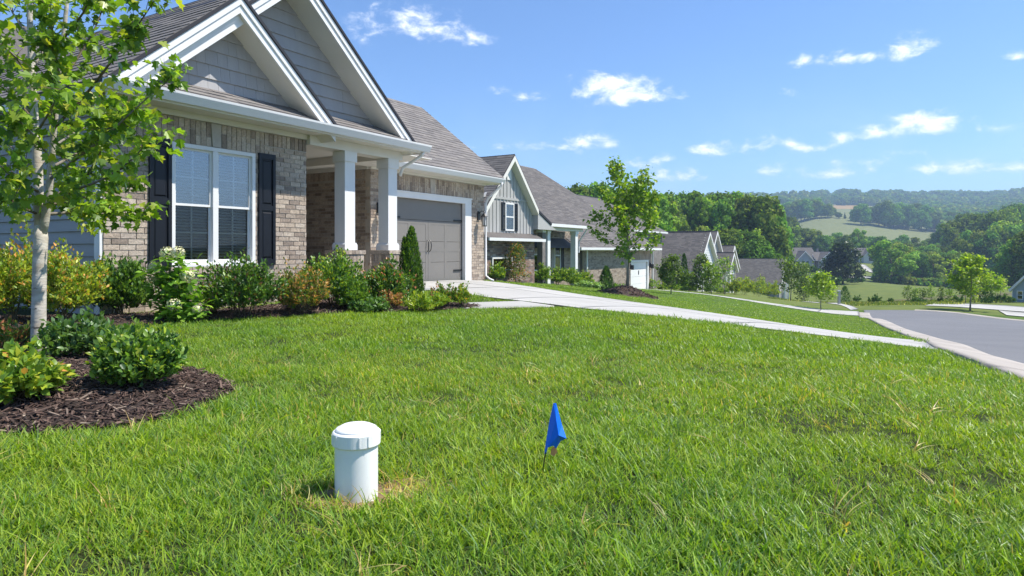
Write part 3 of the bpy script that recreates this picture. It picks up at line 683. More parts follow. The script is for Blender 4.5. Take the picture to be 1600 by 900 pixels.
# ---------------------------------------------------------------- the near house
def near_house():
    o = uv(4.556, -8.684); zr = -.82
    root = empty('brick_house', (o[0], o[1], zr), HRZ)
    tag(root, 'nearest house, tan brick with twin gray gables, white porch columns and gray garage door', 'house')
    CAM = np.array([-4.556, -8.684, .82]); br = []; sg = []; rnd = random.Random(21)
    Wt = 2.66
    def part(mb, name, m_, par=root, **k): return mb.build(name, m_, par, **k)
    # front wall with the twin window
    WIN = (.896, 2.25, .61, 2.31); SHL = (.576, .886); SHR = (2.30, 2.61)
    mb = MB(); wall_panel(mb, (0, 0, -.3), X3, -Y3, 0, 3.26, 0, Wt + .3, [(WIN[0], WIN[1], WIN[2] + .3, WIN[3] + .3)]); fw = part(mb, 'front_wall', 'mortar')
    brick_rows(br, fw, (0, 0, 0), X3, -Y3, 0, 3.26, -.06, Wt, [WIN, (.87, 2.28, .49, .61)], [(.42, 2.42, 2.315, Wt, 1.573), (2.42, 3.26, Wt - .2, Wt), (0, .42, Wt - .2, Wt)], rnd=rnd)
    mb = MB(); mb.extrude([(1.515, 2.32), (1.63, 2.32), (1.655, Wt - .006), (1.49, Wt - .006)], 'y', .01, -.03, (1, 1, 1)); part(mb, 'keystone', 'mortar', fw)
    br_s = []
    for i in range(18):
        x = .87 + i * .0783; br.append((fw, np.array([x + .004, .05, .50]), X3, -Y3, Z3, .0705, .095, .095, rnd.randrange(12)))
    double_window(root, (0, 0, 0), X3, -Y3, *WIN)
    mb = MB(); mb.box(WIN[0] - .02, WIN[1] + .02, -.045, .02, WIN[2] - .012, WIN[2] + .022); part(mb, 'window_sill', 'white_trim')
    shutter(root, (0, 0, 0), X3, -Y3, SHL[0], SHL[1], .60, 2.33); shutter(root, (0, 0, 0), X3, -Y3, SHR[0], SHR[1], .60, 2.33)
    # side wall in lap siding
    mb = MB(); mb.box(.03, .14, .142, 11.9, -.3, 2.73); sw = part(mb, 'side_wall', 'siding_gray')
    n = 0; z = -.06
    while z < 2.72:
        z1 = min(z + .162, 2.735); q = MB()
        q.hexa([(-.012, .12, z), (.03, .12, z), (.03, 11.9, z), (-.012, 11.9, z), (.012, .12, z1 + .0), (.03, .12, z1), (.03, 11.9, z1), (.012, 11.9, z1)])
        part(q, 'siding_board', 'siding_gray', sw); z += .162
    mb = MB(); mb.box(-.035, -.002, .002, .128, -.1, 2.738); part(mb, 'corner_board', 'white_trim')
    mb = MB(); mb.box(-.002, .06, .142, .30, -.3, -.08); 
    # porch-side wall of the front room
    mb = MB(); mb.box(3.11, 3.245, .142, 3.86, -.2, Wt); pw = part(mb, 'porch_side_wall', 'mortar')
    brick_rows(br, pw, (3.245, .142, 0), Y3, X3, 0, 3.7, 0, Wt, [], [], rnd=rnd)
    # porch back wall and entry door
    mb = MB(); wall_panel(mb, (3.26, 3.86, 0), X3, -Y3, 0, 3.47, -.2, 2.74, [(1.2, 2.2, .0, 2.1)]); bw = part(mb, 'porch_back_wall', 'mortar')
    brick_rows(br, bw, (3.26, 3.86, 0), X3, -Y3, 0, 3.47, 0, 2.7, [(1.2, 2.2, 0, 2.1)], [], rnd=rnd)
    mb = MB(); mb.box(4.46, 4.52, 3.84, 3.94, 0.02, 2.1); mb.box(5.4, 5.46, 3.84, 3.94, 0.02, 2.1); mb.box(4.52, 5.4, 3.84, 3.94, 2.04, 2.1); df = part(mb, 'entry_door', 'white_trim')
    mb = MB(); mb.box(4.52, 5.4, 3.88, 3.92, .02, 2.04); part(mb, 'door_leaf', 'shutter_paint', df)
    mb = MB(); mb.lathe([(.0, 1.0), (.025, 1.0), (.03, 1.02), (.025, 1.04), (0, 1.04)], 10, cx=5.32, cy=3.86); part(mb, 'door_knob', 'black_metal', df)
    # porch floor
    mb = MB(); mb.box(3.24, 6.72, -.16, 3.85, -.3, .06); part(mb, 'porch_floor', 'concrete')
    # garage: side wall towards the porch and front wall with the door opening
    mb = MB(); mb.box(6.745, 6.88, 1.94, 8.0, -.3, Wt); gs = part(mb, 'garage_side_wall', 'mortar')
    brick_rows(br, gs, (6.745, 5.2, 0), -Y3, -X3, 0, 3.40, -.1, Wt, [], [(0, 3.40, Wt - .2, Wt)], rnd=rnd)
    GH = (7.24, 10.72, -.3, 2.235)
    mb = MB(); wall_panel(mb, (6.73, 1.80, 0), X3, -Y3, 0.0, 4.62, -.3, Wt, [(GH[0] - 6.73, GH[1] - 6.73, -.3, 2.235)]); gw = part(mb, 'garage_front_wall', 'mortar')
    brick_rows(br, gw, (0, 1.80, 0), X3, -Y3, 6.73, 11.35, -.06, Wt, [GH], [(7.05, 10.95, 2.245, Wt - .02, 8.98)], rnd=rnd)
    mb = MB(); mb.extrude([(8.90, 2.26), (9.06, 2.26), (9.08, Wt - .03), (8.88, Wt - .03)], 'y', 1.81, 1.77); part(mb, 'keystone', 'mortar', gw)
    mb = MB(); mb.box(11.2, 11.335, 1.95, 8.0, -.4, Wt); part(mb, 'garage_far_wall', 'mortar')
    # garage door trim, door sections, handles, strap hinges
    mb = MB(); mb.box(7.25, 7.47, 1.775, 1.88, -.05, 2.10); mb.box(10.42, 10.71, 1.775, 1.88, -.05, 2.10); mb.box(7.25, 10.71, 1.773, 1.88, 2.10, 2.23); mb.box(7.23, 10.73, 1.755, 1.80, 2.225, 2.255); part(mb, 'garage_door_trim', 'white_trim')
    gd = None; zs = [.0, .53, 1.06, 1.59, 2.11]
    for i in range(4):
        q = MB(); q.box(7.47, 10.42, 1.90, 1.94, zs[i] + .004, zs[i + 1] - .004)
        o_ = q.build('garage_door' if gd is None else 'door_section', 'garage_paint', root if gd is None else gd); gd = gd or o_
    st = MB(); Wd = 10.42 - 7.47
    for xx in (7.47, 7.47 + Wd * .25 - .05, 8.945 - .1, 8.945 + .006, 7.47 + Wd * .75 - .05, 10.42 - .1):
        st.box(xx, xx + .094, 1.895, 1.903, .01, 1.58)
    st.box(7.57, 8.10, 1.896, 1.903, .01, .12); st.box(9.05, 9.6, 1.896, 1.903, .01, .12)
    for (a, b) in ((7.564, 8.157), (8.253, 8.845), (9.045, 9.632), (9.728, 10.32)):
        for za, zb in ((.01, .11), (.80, .88), (1.49, 1.585)): st.box(a, b, 1.8955, 1.903, za, zb)
    st.box(7.47, 10.42, 1.894, 1.90, 1.60, 1.68); st.build('raised_trim', 'garage_paint', gd)
    for xx in (8.90, 8.99):
        q = MB(); q.tube([(xx, 1.885, .80), (xx, 1.84, .85), (xx + (.012 if xx > 8.95 else -.012), 1.83, .95), (xx, 1.84, 1.05), (xx, 1.885, 1.10)], .011, 6); q.build('door_handle', 'black_metal', gd)
    for zz in (.30, 1.63):
        for xa, xb in ((7.475, 7.85), (10.03, 10.41)):
            q = MB(); q.extrude([(xa, zz - .02), (xb, zz - .02), (xb, zz + .02), (xa, zz + .02)], 'y', 1.875, 1.889); q.build('strap_hinge', 'black_metal', gd)
    # lanterns on both sides of the garage door
    for lx in (6.98, 11.06):
        q = MB(); q.box(lx - .05, lx + .05, 1.755, 1.786, 1.68, 1.92); L_ = q.build('wall_lantern', 'black_metal', root)
        q = MB(); q.tube([(lx, 1.76, 1.86), (lx, 1.68, 1.93), (lx, 1.60, 1.92), (lx, 1.58, 1.86)], .012, 6)
        q.lathe([(.0, 1.87), (.03, 1.86), (.10, 1.78), (.105, 1.77), (.0, 1.77)], 8, cx=lx, cy=1.58); q.lathe([(.0, 1.50), (.07, 1.50), (.075, 1.52), (.0, 1.525)], 8, cx=lx, cy=1.58)
        for k in range(4): a = math.pi / 4 + k * math.pi / 2; q.box(lx + .065 * math.cos(a) - .006, lx + .065 * math.cos(a) + .006, 1.58 + .065 * math.sin(a) - .006, 1.58 + .065 * math.sin(a) + .006, 1.52, 1.77)
        q.build('lantern_cage', 'black_metal', L_)
        q = MB(); q.lathe([(.052, 1.53), (.052, 1.765)], 8, cx=lx, cy=1.58); q.build('lantern_glass', 'lamp_glass', L_)
    # columns on brick piers
    for cx in (4.185, 5.32):
        q = MB(); q.box(cx - .225, cx + .225, -.20, .25, -.3, .76); pier = q.build('brick_pier', 'mortar', root)
        rec = []
        brick_rows(rec, pier, (cx - .225, -.20, 0), X3, -Y3, 0, .45, -.06, .62, [], [(0, .45, .62, .755)], rnd=rnd, bl=.215)
        brick_rows(rec, pier, (cx - .225, .25, 0), -Y3, -X3, 0, .45, -.06, .62, [], [(0, .45, .62, .755)], rnd=rnd, bl=.215); br.extend(rec)
        q = MB()
        for i in range(6): x = cx - .255 + i * .085; br.append((pier, np.array([x + .003, .28, .762]), X3, -Y3, Z3, .079, .51, .07, rnd.randrange(12)))
        q = MB(); q.box(cx - .125, cx + .125, -.09, .16, .93, 2.40); col = q.build('porch_column', 'white_trim', root)
        q = MB(); q.box(cx - .155, cx + .155, -.12, .19, .835, .935); q.extrude([(cx - .15, .935), (cx + .15, .935), (cx + .13, .965), (cx - .13, .965)], 'y', -.115, .185); q.build('column_base', 'white_trim', col)
        q = MB(); q.box(cx - .15, cx + .15, -.115, .185, 2.40, 2.58); q.build('column_capital', 'white_trim', col)
    # beams and frieze boards
    q = MB(); q.box(3.262, 5.60, -.10, .18, 2.582, 2.742); part(q, 'porch_beam', 'cream_trim')
    q = MB(); q.box(5.32, 5.60, .182, 3.85, 2.584, 2.742); part(q, 'porch_return_beam', 'cream_trim')
    q = MB(); q.box(-.02, 3.258, -.045, .02, 2.662, 2.742); part(q, 'frieze_board', 'cream_trim')
    q = MB(); q.box(6.70, 11.37, 1.735, 1.82, 2.662, 2.702); part(q, 'frieze_board', 'cream_trim')
    q = MB(); q.box(6.66, 6.76, 1.825, 3.86, 2.662, 2.742); part(q, 'frieze_board', 'cream_trim')
    q = MB(); q.box(3.26, 6.72, .05, 3.85, 2.744, 2.76); part(q, 'porch_ceiling', 'cream_trim')
    # soffits, gutters
    q = MB(); q.box(-.22, 5.84, -.45, .045, 2.745, 2.765); part(q, 'soffit', 'cream_trim')
    q = MB(); q.box(-.22, -.04, .047, 11.9, 2.745, 2.765); part(q, 'soffit', 'cream_trim')
    q = MB(); q.box(5.62, 11.6, 1.35, 1.80, 2.705, 2.72); part(q, 'soffit', 'cream_trim')
    q = MB(); q.box(-.22, 5.84, -.47, -.452, 2.72, 2.87); q.box(-.24, -.221, -.45, 11.9, 2.72, 2.82); q.box(5.842, 5.86, -.45, 1.6, 2.72, 2.87); part(q, 'fascia', 'white_trim')
    gutter(root, -.25, 5.88, -.472, 2.872)
    gutter(root, 5.90, 11.62, 1.348, 2.85)
    q = MB(); q.box(5.62, 11.6, 1.35, 1.372, 2.722, 2.86); q.box(11.58, 11.62, 1.35, 6.8, 2.70, 2.86); part(q, 'fascia', 'white_trim')
    # downspouts
    q = MB(); pts = [(5.75, -.50, 2.76), (5.75, -.46, 2.68), (5.75, -.2, 2.56), (5.70, -.02, 2.46), (5.66, .02, 2.3)]
    q.tube(pts, .032, 8); q.build('downspout', 'gutter_white', root, smooth=True)
    q = MB(); q.tube([(11.5, 1.27, 2.74), (11.5, 1.30, 2.66), (11.42, 1.70, 2.30), (11.40, 1.76, 2.15), (11.40, 1.76, .12), (11.40, 1.62, .02), (11.40, 1.5, -.02)], .033, 8); q.build('downspout', 'gutter_white', root, smooth=True)
    # pent roof strip below the gables
    q = MB(); q.hexa([(-.2, -.47, 2.80), (5.86, -.47, 2.80), (5.86, .06, 2.80), (-.2, .06, 2.80), (-.2, -.47, 2.872), (5.86, -.47, 2.872), (5.5, .06, 3.17), (.0, .06, 3.17)]); pr = part(q, 'pent_roof', 'roof_edge')
    Un = np.array([0, .53, .30]); Un /= np.linalg.norm(Un); Nn = np.array([0, -Un[2], Un[1]])
    shingle_rows(sg, pr, (0, -.50, 2.862), X3, Un, Nn, lambda b: (-.2 + b * .7, 5.88 - b * .55) if b < .6 else None, rnd=rnd)
    # gables
    def gable(name, cx, za, s, half, yo, yw, y_in, row, wid, roof_back, left, right, seed, tk):
        rn = random.Random(seed); zb = za - s * half; xw0, xw1 = cx - half + .0, cx + half
        q = MB(); q.extrude([(cx - (za - 3.06) / s + .1, 3.06), (cx + (za - 3.06) / s - .1, 3.06), (cx, za - .12)], 'y', yw + .02, yw + .1); g = q.build(name, 'shake_gray', root)
        z = 3.08; k = 0
        while z < za - .3:
            z1 = z + row; hw = (za - .16 - z) / s; hw1 = max((za - .16 - z1) / s, .01); a = cx - hw - rn.uniform(0, wid)
            while a < cx + hw:
                w_ = wid * rn.uniform(.55, 1.35); p, q_ = max(a, cx - hw), min(a + w_, cx + hw)
                if q_ - p > .03:
                    pt_, qt = min(max(p, cx - hw1), cx + hw1), min(max(q_, cx - hw1), cx + hw1); j = rn.uniform(0, .0008)
                    b = MB(); b.hexa([(p + .0012, yw - .026 - j, z), (q_ - .0012, yw - .026 - j, z), (q_ - .0012, yw + .02, z), (p + .0012, yw + .02, z),
                                      (pt_ + .0012, yw - .002 - j, z1), (max(qt - .003, pt_ + .004), yw - .002 - j, z1), (max(qt - .003, pt_ + .004), yw + .02, z1), (pt_ + .0012, yw + .02, z1)], (rn.uniform(.97, 1.02),) * 3)
                    b.build('shake_board', 'shake_gray', g)
                a += w_
            z = z1; k += 1
        # rake boards, soffit, drip edge, roof slabs
        for sg_, on in ((-1, left), (1, right)):
            if not on: continue
            ex = cx + sg_ * half
            def pp(x, dz, y): return np.array([x, y, za - s * abs(x - cx) + dz])
            b = MB(); b.hexa([pp(cx, -.25, yo), pp(ex, -.25, yo), pp(ex, -.25, yo + .035), pp(cx, -.25, yo + .035), pp(cx, -.03, yo), pp(ex, -.03, yo), pp(ex, -.03, yo + .035), pp(cx, -.03, yo + .035)] if sg_ > 0 else
                             [pp(ex, -.25, yo), pp(cx, -.25, yo), pp(cx, -.25, yo + .035), pp(ex, -.25, yo + .035), pp(ex, -.03, yo), pp(cx, -.03, yo), pp(cx, -.03, yo + .035), pp(ex, -.03, yo + .035)])
            b.build('rake_board', 'white_trim', root)
            b = MB(); b.hexa([pp(cx, -.13, yo - .02), pp(ex, -.13, yo - .02), pp(ex, -.13, yo), pp(cx, -.13, yo), pp(cx, -.03, yo - .02), pp(ex, -.03, yo - .02), pp(ex, -.03, yo), pp(cx, -.03, yo)] if sg_ > 0 else
                             [pp(ex, -.13, yo - .02), pp(cx, -.13, yo - .02), pp(cx, -.13, yo), pp(ex, -.13, yo), pp(ex, -.03, yo - .02), pp(cx, -.03, yo - .02), pp(cx, -.03, yo), pp(ex, -.03, yo)])
            b.build('crown_board', 'white_trim', root)
            b = MB(); b.hexa([pp(cx, -.24, yo + .037), pp(ex, -.24, yo + .037), pp(ex, -.24, yw + .02), pp(cx, -.24, yw + .02), pp(cx, -.22, yo + .037), pp(ex, -.22, yo + .037), pp(ex, -.22, yw + .02), pp(cx, -.22, yw + .02)] if sg_ > 0 else
                             [pp(ex, -.24, yo + .037), pp(cx, -.24, yo + .037), pp(cx, -.24, yw + .02), pp(ex, -.24, yw + .02), pp(ex, -.22, yo + .037), pp(cx, -.22, yo + .037), pp(cx, -.22, yw + .02), pp(ex, -.22, yw + .02)])
            b.build('rake_soffit', 'cream_trim', root)
            exr = cx + sg_ * (half + .05)
            b = MB(); P = [pp(cx, -.02, yo - .04), pp(exr, -.02, yo - .04), pp(exr, -.02, roof_back), pp(cx, -.02, roof_back), pp(cx, .035, yo - .04), pp(exr, .035, yo - .04), pp(exr, .035, roof_back), pp(cx, .035, roof_back)]
            if sg_ < 0: P = [P[1], P[0], P[3], P[2], P[5], P[4], P[7], P[6]]
            b.hexa(P); rf = b.build('roof_slope', 'roof_edge', root)
            if sg_ < 0 or tk:
                U = np.array([-sg_ * 1.0, 0, s]); U /= np.linalg.norm(U); A = Y3 if sg_ < 0 else -Y3; Nn2 = np.array([sg_ * U[2], 0, abs(U[0])])
                Ln = (half + .05) * math.hypot(1, s); y0_, y1_ = (yo - .03, roof_back) 
                O_ = np.array([exr, 0, za - s * (half + .05) + .036]); 
                sp = (lambda b: (y0_, y1_) if b < Ln - .02 else None) if sg_ < 0 else (lambda b: (-y1_, -y0_) if b < Ln - .02 else None)
                shingle_rows(sg, rf, O_, A, U, Nn2, sp, rnd=rn)
        b = MB(); b.extrude([(cx - .09, za - .03), (cx, za + .052), (cx + .09, za - .03), (cx, za + .02)], 'y', yo - .03, roof_back); b.build('ridge_cap', 'roof_edge', root)
        return g
    gable('gable_wall', 1.66, 4.46, .86, 1.84, -.44, 0.0, 0, .205, .24, 7.5, True, True, 4, False)
    gable('gable_wall', 2.84, 5.24, .84, 2.74, -.36, 0.12, 0, .205, 1.5, 9.0, True, True, 9, False)
    # rear roof over the left wing: its ridge shows above the first gable
    q = MB(); q.hexa([(-.5, 6.0, 2.87), (6, 6.0, 2.87), (6, 12.3, 2.87), (-.5, 12.3, 2.87), (-.0, 8.9, 6.0), (6, 8.9, 6.0), (6, 9.3, 6.0), (-.0, 9.3, 6.0)]); part(q, 'rear_roof', 'roof_far')
    # garage roof: ridge parallel to the street
    E = 1.21; ze = 2.85; ridge_y = 4.07; zr_ = 5.08; s_ = (zr_ - ze) / (ridge_y - 1.34)
    q = MB(); q.hexa([(3.2, 1.30, 2.83), (11.62, 1.30, 2.83), (11.5, 4.07, zr_ - .03), (3.2, 4.07, zr_ - .03), (3.2, 1.30, 2.88), (11.62, 1.30, 2.88), (11.48, 4.07, zr_ + .03), (3.2, 4.07, zr_ + .03)]); gr = part(q, 'garage_roof', 'roof_edge')
    U = np.array([0, ridge_y - 1.30, zr_ + .03 - 2.88]); Ln = np.linalg.norm(U); U /= Ln; Nn = np.array([0, -U[2], U[1]])
    shingle_rows(sg, gr, (0, 1.285, 2.872), X3, U, Nn, lambda b: (max(3.6, 5.55 - b * .0) if b < 1.2 else 3.6, 11.63 - b * .045) if b < Ln else None, rnd=rnd)
    q = MB(); q.hexa([(3.2, 4.08, zr_ - .03), (11.5, 4.08, zr_ - .03), (11.62, 8.4, 2.83), (3.2, 8.4, 2.83), (3.2, 4.08, zr_ + .03), (11.48, 4.08, zr_ + .03), (11.62, 8.4, 2.88), (3.2, 8.4, 2.88)]); part(q, 'garage_roof_back', 'roof_far')
    q = MB(); q.extrude([(1.9, 2.665), (7.9, 2.665), (4.07, 4.95)], 'x', 11.22, 11.34); part(q, 'garage_gable_wall', 'siding_gray')
    place_pieces(br, 'box', 'brick_face', BRICKS, 'brick', CAM, 300)
    place_pieces(sg, 'wedge', 'shingle', ROOFC, 'shingle', CAM, 300)
    return root
near_house()

# ---------------------------------------------------------------- the houses further down the street
def gable_volume(root, cx, hw, f0, f1, zb, zw, s, wall='white_siding', roof='roof_far', ov=.35, axis='y', front=True, trim='white_trim', shing=None, gutters=True):
    """a wing with a gable roof: ridge along `axis`; cx the ridge position across, hw half width of the walls,
    f0..f1 its length, zb base, zw wall top, s slope"""
    def T(a, b, z): return (a, b, z) if axis == 'y' else (b, a, z)
    flip = axis != 'y'
    def hexa(mb, P): mb.hexa(P if not flip else [P[1], P[0], P[3], P[2], P[5], P[4], P[7], P[6]])
    za = zw + s * hw; q = MB(); prof = [(cx - hw, zb), (cx + hw, zb), (cx + hw, zw), (cx, za), (cx - hw, zw)]
    vs = [T(a, b, z) for b in (f0, f1) for a, z in prof]; n = 5; fs = [list(range(n)), list(range(n, 2 * n))[::-1]] + [((i + 1) % n, i, n + i, n + (i + 1) % n) for i in range(n)]
    if flip: fs = [f[::-1] for f in fs]
    q.add(vs, fs); wl = q.build('wall', wall, root)
    e = hw + ov; t = .10; o_ = ov
    for sg_ in (-1, 1):
        ze = za - s * e; xe = cx + sg_ * e; x0, x1 = (xe, cx) if sg_ < 0 else (cx, xe); z0, z1 = (ze, za) if sg_ < 0 else (za, ze)
        q = MB(); P = [T(x0, f0 - o_, z0 + .02), T(x1, f0 - o_, z1 + .02), T(x1, f1 + o_, z1 + .02), T(x0, f1 + o_, z0 + .02), T(x0, f0 - o_, z0 + t + .02), T(x1, f0 - o_, z1 + t + .02), T(x1, f1 + o_, z1 + t + .02), T(x0, f1 + o_, z0 + t + .02)]
        hexa(q, P); rs = q.build('roof_slope', roof, root)
        if shing is not None and sg_ in shing[0]:
            recs, camp, pal = shing[1:4]
            L_ = e * math.hypot(1, s)
            if axis == 'y': A = np.array([0, 1.0, 0]) if sg_ < 0 else np.array([0, -1.0, 0]); U = np.array([-sg_, 0, s]); Nn = np.array([sg_ * s, 0, 1.0]); O_ = (xe, 0, ze + t + .02)
            else: A = np.array([1.0, 0, 0]) if sg_ < 0 else np.array([-1.0, 0, 0]); U = np.array([0, -sg_, s]); Nn = np.array([0, sg_ * s, 1.0]); O_ = (0, xe, ze + t + .02)
            U = U / np.linalg.norm(U); Nn = Nn / np.linalg.norm(Nn); ra, rb = f0 - o_, f1 + o_
            if A.sum() < 0: ra, rb = -rb, -ra
            shingle_rows(recs, rs, O_, A, U, Nn, lambda b: (ra, rb) if b < L_ - .05 else None, ex=.17, tw=.4, thick=.018, rnd=random.Random(int(cx * 10)))
        if front:
            q = MB(); d = .22; P = [T(x0, f0 - o_ - .04, z0 - d + .02), T(x1, f0 - o_ - .04, z1 - d + .02), T(x1, f0 - o_ - .002, z1 - d + .02), T(x0, f0 - o_ - .002, z0 - d + .02), T(x0, f0 - o_ - .04, z0 + .07), T(x1, f0 - o_ - .04, z1 + .07), T(x1, f0 - o_ - .002, z1 + .07), T(x0, f0 - o_ - .002, z0 + .07)]
            hexa(q, P); q.build('rake_board', trim, root)
            q = MB(); P = [T(x0, f0 - o_, z0 - d + .03), T(x1, f0 - o_, z1 - d + .03), T(x1, f0 - .003, z1 - d + .03), T(x0, f0 - .003, z0 - d + .03), T(x0, f0 - o_, z0 - d + .06), T(x1, f0 - o_, z1 - d + .06), T(x1, f0 - .003, z1 - d + .06), T(x0, f0 - .003, z0 - d + .06)]
            hexa(q, P); q.build('rake_soffit', 'cream_trim', root)
        if gutters:
            xg0, xg1 = (xe - .1, xe - .002) if sg_ < 0 else (xe + .002, xe + .1); q = MB()
            P = [T(xg0, f0 - o_, ze - .06), T(xg1, f0 - o_, ze - .06), T(xg1, f1 + o_, ze - .06), T(xg0, f1 + o_, ze - .06), T(xg0, f0 - o_, ze + .08), T(xg1, f0 - o_, ze + .08), T(xg1, f1 + o_, ze + .08), T(xg0, f1 + o_, ze + .08)]
            hexa(q, P); q.build('gutter', 'gutter_white', root)
    q = MB(); P = [T(cx - .08, f0 - o_, za + t - .02), T(cx + .08, f0 - o_, za + t - .02), T(cx + .08, f1 + o_, za + t - .02), T(cx - .08, f1 + o_, za + t - .02), T(cx - .03, f0 - o_, za + t + .06), T(cx + .03, f0 - o_, za + t + .06), T(cx + .03, f1 + o_, za + t + .06), T(cx - .03, f1 + o_, za + t + .06)]
    hexa(q, P); q.build('ridge_cap', 'roof_edge', root)
    return wl
def plain_window(root, x0, x1, y, z0, z1, name='window', shut=None, rows=2):
    """simple window on a wall facing -y"""
    q = MB(); f = .07; q.box(x0, x1, y - .05, y - .004, z0, z0 + f); q.box(x0, x1, y - .05, y - .004, z1 - f, z1); q.box(x0, x0 + f, y - .048, y - .004, z0 + f, z1 - f); q.box(x1 - f, x1, y - .048, y - .004, z0 + f, z1 - f)
    if rows == 2: zm = (z0 + z1) / 2; q.box(x0 + f, x1 - f, y - .045, y - .004, zm - .03, zm + .03)
    w_ = q.build(name, 'white_trim', root)
    q = MB(); q.box(x0 + f, x1 - f, y - .03, y - .02, z0 + f, z1 - f); q.build('pane', 'dark_glass', w_)
    q = MB(); q.box(x0 + f, x1 - f, y - .019, y - .006, z0 + f, z1 - f); q.build('dark_room', 'interior', w_)
    if shut:
        for a, b in ((x0 - shut - .03, x0 - .03), (x1 + .03, x1 + .03 + shut)): shutter(root, (0, y, 0), X3, -Y3, a, b, z0, z1)
    return w_
def second_house():
    o = uv(24, -16); root = empty('gray_house', (o[0], o[1], -1.5), HRZ)
    tag(root, 'second house, gray board-and-batten gable over red brick, white garage door at its far end', 'house')
    CAM = np.array([-24, -16, 1.5]); br = []; b2 = []; sg = []; rnd = random.Random(8)
    # front gable block (x 0..4.8), ridge runs back
    q = MB(); q.box(0, 4.6, 0, 9, -.6, 3.6); blk = q.build('front_wall', 'batten_gray', root)
    s = 1.05; ax = 2.35; za = 5.86
    q = MB(); q.extrude([(0, 3.6), (4.6, 3.6), (4.56, 3.62), (ax + .0, za - .28), (.05, 3.62)], 'y', 0.0, .12); g = q.build('gable_wall', 'batten_gray', root)
    x = .1
    while x < 4.6:      # battens
        top = min(za - .3 - s * abs(x - ax), 5.5)
        q = MB(); q.box(x, x + .05, -.028, -.001, 2.32, max(top, 2.5)); q.build('batten', 'batten_gray', g); x += .30
    q = MB(); q.box(2.17, 2.53, -.05, -.002, 4.75, 5.25); q.build('gable_vent', 'white_trim', root)
    q = MB(); q.box(.02, 4.58, -.04, -.002, 3.83, 3.93); q.build('belly_band', 'batten_gray', root)
    for sg_, half in ((-1, 2.75), (1, 2.25)):
        def pp(x, dz, y): return (x, y, za - s * abs(x - ax) + dz)
        ex = ax + sg_ * half; a, b = (ex, ax) if sg_ < 0 else (ax, ex)
        q = MB(); q.hexa([pp(a, -.02, -.34), pp(b, -.02, -.34), pp(b, -.02, 9.5), pp(a, -.02, 9.5), pp(a, .06, -.34), pp(b, .06, -.34), pp(b, .06, 9.5), pp(a, .06, 9.5)]); rs = q.build('roof_slope', 'roof_edge', root)
        U = np.array([-sg_, 0, s]); U /= np.linalg.norm(U); Nn = np.array([sg_ * s, 0, 1.0]); Nn /= np.linalg.norm(Nn)
        if sg_ < 0: shingle_rows(sg, rs, (ex, 0, za - s * half + .06), Y3, U, Nn, lambda b: (-.34, 9.5) if b < half * math.hypot(1, s) - .03 else None, ex=.15, tw=.34, rnd=rnd)
        q = MB(); q.hexa([pp(a, -.26, -.36), pp(b, -.26, -.36), pp(b, -.26, -.33), pp(a, -.26, -.33), pp(a, -.02, -.36), pp(b, -.02, -.36), pp(b, -.02, -.33), pp(a, -.02, -.33)]); q.build('rake_board', 'cream_trim', root)
        q = MB(); q.hexa([pp(a, -.25, -.328), pp(b, -.25, -.328), pp(b, -.25, 0), pp(a, -.25, 0), pp(a, -.22, -.328), pp(b, -.22, -.328), pp(b, -.22, 0), pp(a, -.22, 0)]); q.build('rake_soffit', 'cream_trim', root)
    # flared end of the rake that runs down to the porch gutter
    q = MB(); q.hexa([(4.6, -.34, 3.38), (6.0, -.34, 2.78), (6.0, 2.2, 2.78), (4.6, 2.2, 3.38), (4.6, -.34, 3.50), (6.0, -.34, 2.90), (6.0, 2.2, 2.9), (4.6, 2.2, 3.5)]); q.build('roof_flare', 'roof_edge', root)
    q = MB(); q.hexa([(4.62, -.30, 2.55), (6.6, -.30, 2.55), (6.6, -.02, 2.55), (4.62, -.02, 2.55), (4.62, -.30, 3.36), (5.9, -.30, 2.80), (5.9, -.02, 2.8), (4.62, -.02, 3.36)]); q.build('porch_gable_panel', 'batten_gray', root)
    plain_window(root, 2.02, 2.80, 0, 2.30 + .12, 3.70, shut=.30)
    plain_window(root, .72, 2.42, -.13, .62, 1.22, rows=1)
    # brick skirt below the pent roof
    q = MB(); q.box(-.02, 4.62, -.10, -.003, -.6, 1.95); bs = q.build('brick_skirt', 'mortar', root)
    brick_rows(br, bs, (0, -.10, 0), X3, -Y3, 0, 4.6, -.5, 1.95, [(.70, 2.44, .60, 1.24)], rnd=rnd, rh=.085, bl=.24)
    q = MB(); q.hexa([(-.1, -.50, 1.98), (4.9, -.50, 1.98), (4.9, -.002, 1.98), (-.1, -.002, 1.98), (-.1, -.50, 2.06), (4.9, -.50, 2.06), (4.75, -.002, 2.32), (.0, -.002, 2.32)]); pr = q.build('pent_roof', 'roof_far', root)
    q = MB(); q.box(-.1, 4.95, -.56, -.502, 1.94, 2.07); q.build('gutter', 'gutter_white', root)
    # recessed porch wall with a tall window, a door and columns
    q = MB(); q.box(4.62, 12.6, 1.2, 1.4, -1.0, 2.6); pw = q.build('porch_wall', 'mortar', root)
    brick_rows(b2, pw, (0, 1.2, 0), X3, -Y3, 4.62, 12.6, -.8, 2.6, [(8.9, 9.9, .3, 2.2), (6.3, 7.9, -.2, 1.3)], rnd=rnd, rh=.085, bl=.24)
    plain_window(root, 9.2, 9.95, 1.2, .35, 2.15)
    shutter(root, (0, 1.2, 0), X3, -Y3, 10.0, 10.35, .35, 2.15)
    plain_window(root, 6.6, 7.6, 1.2, -.4, 1.35)
    plain_window(root, 11.5, 12.0, 1.2, -.9, 1.2, name='entry_door')
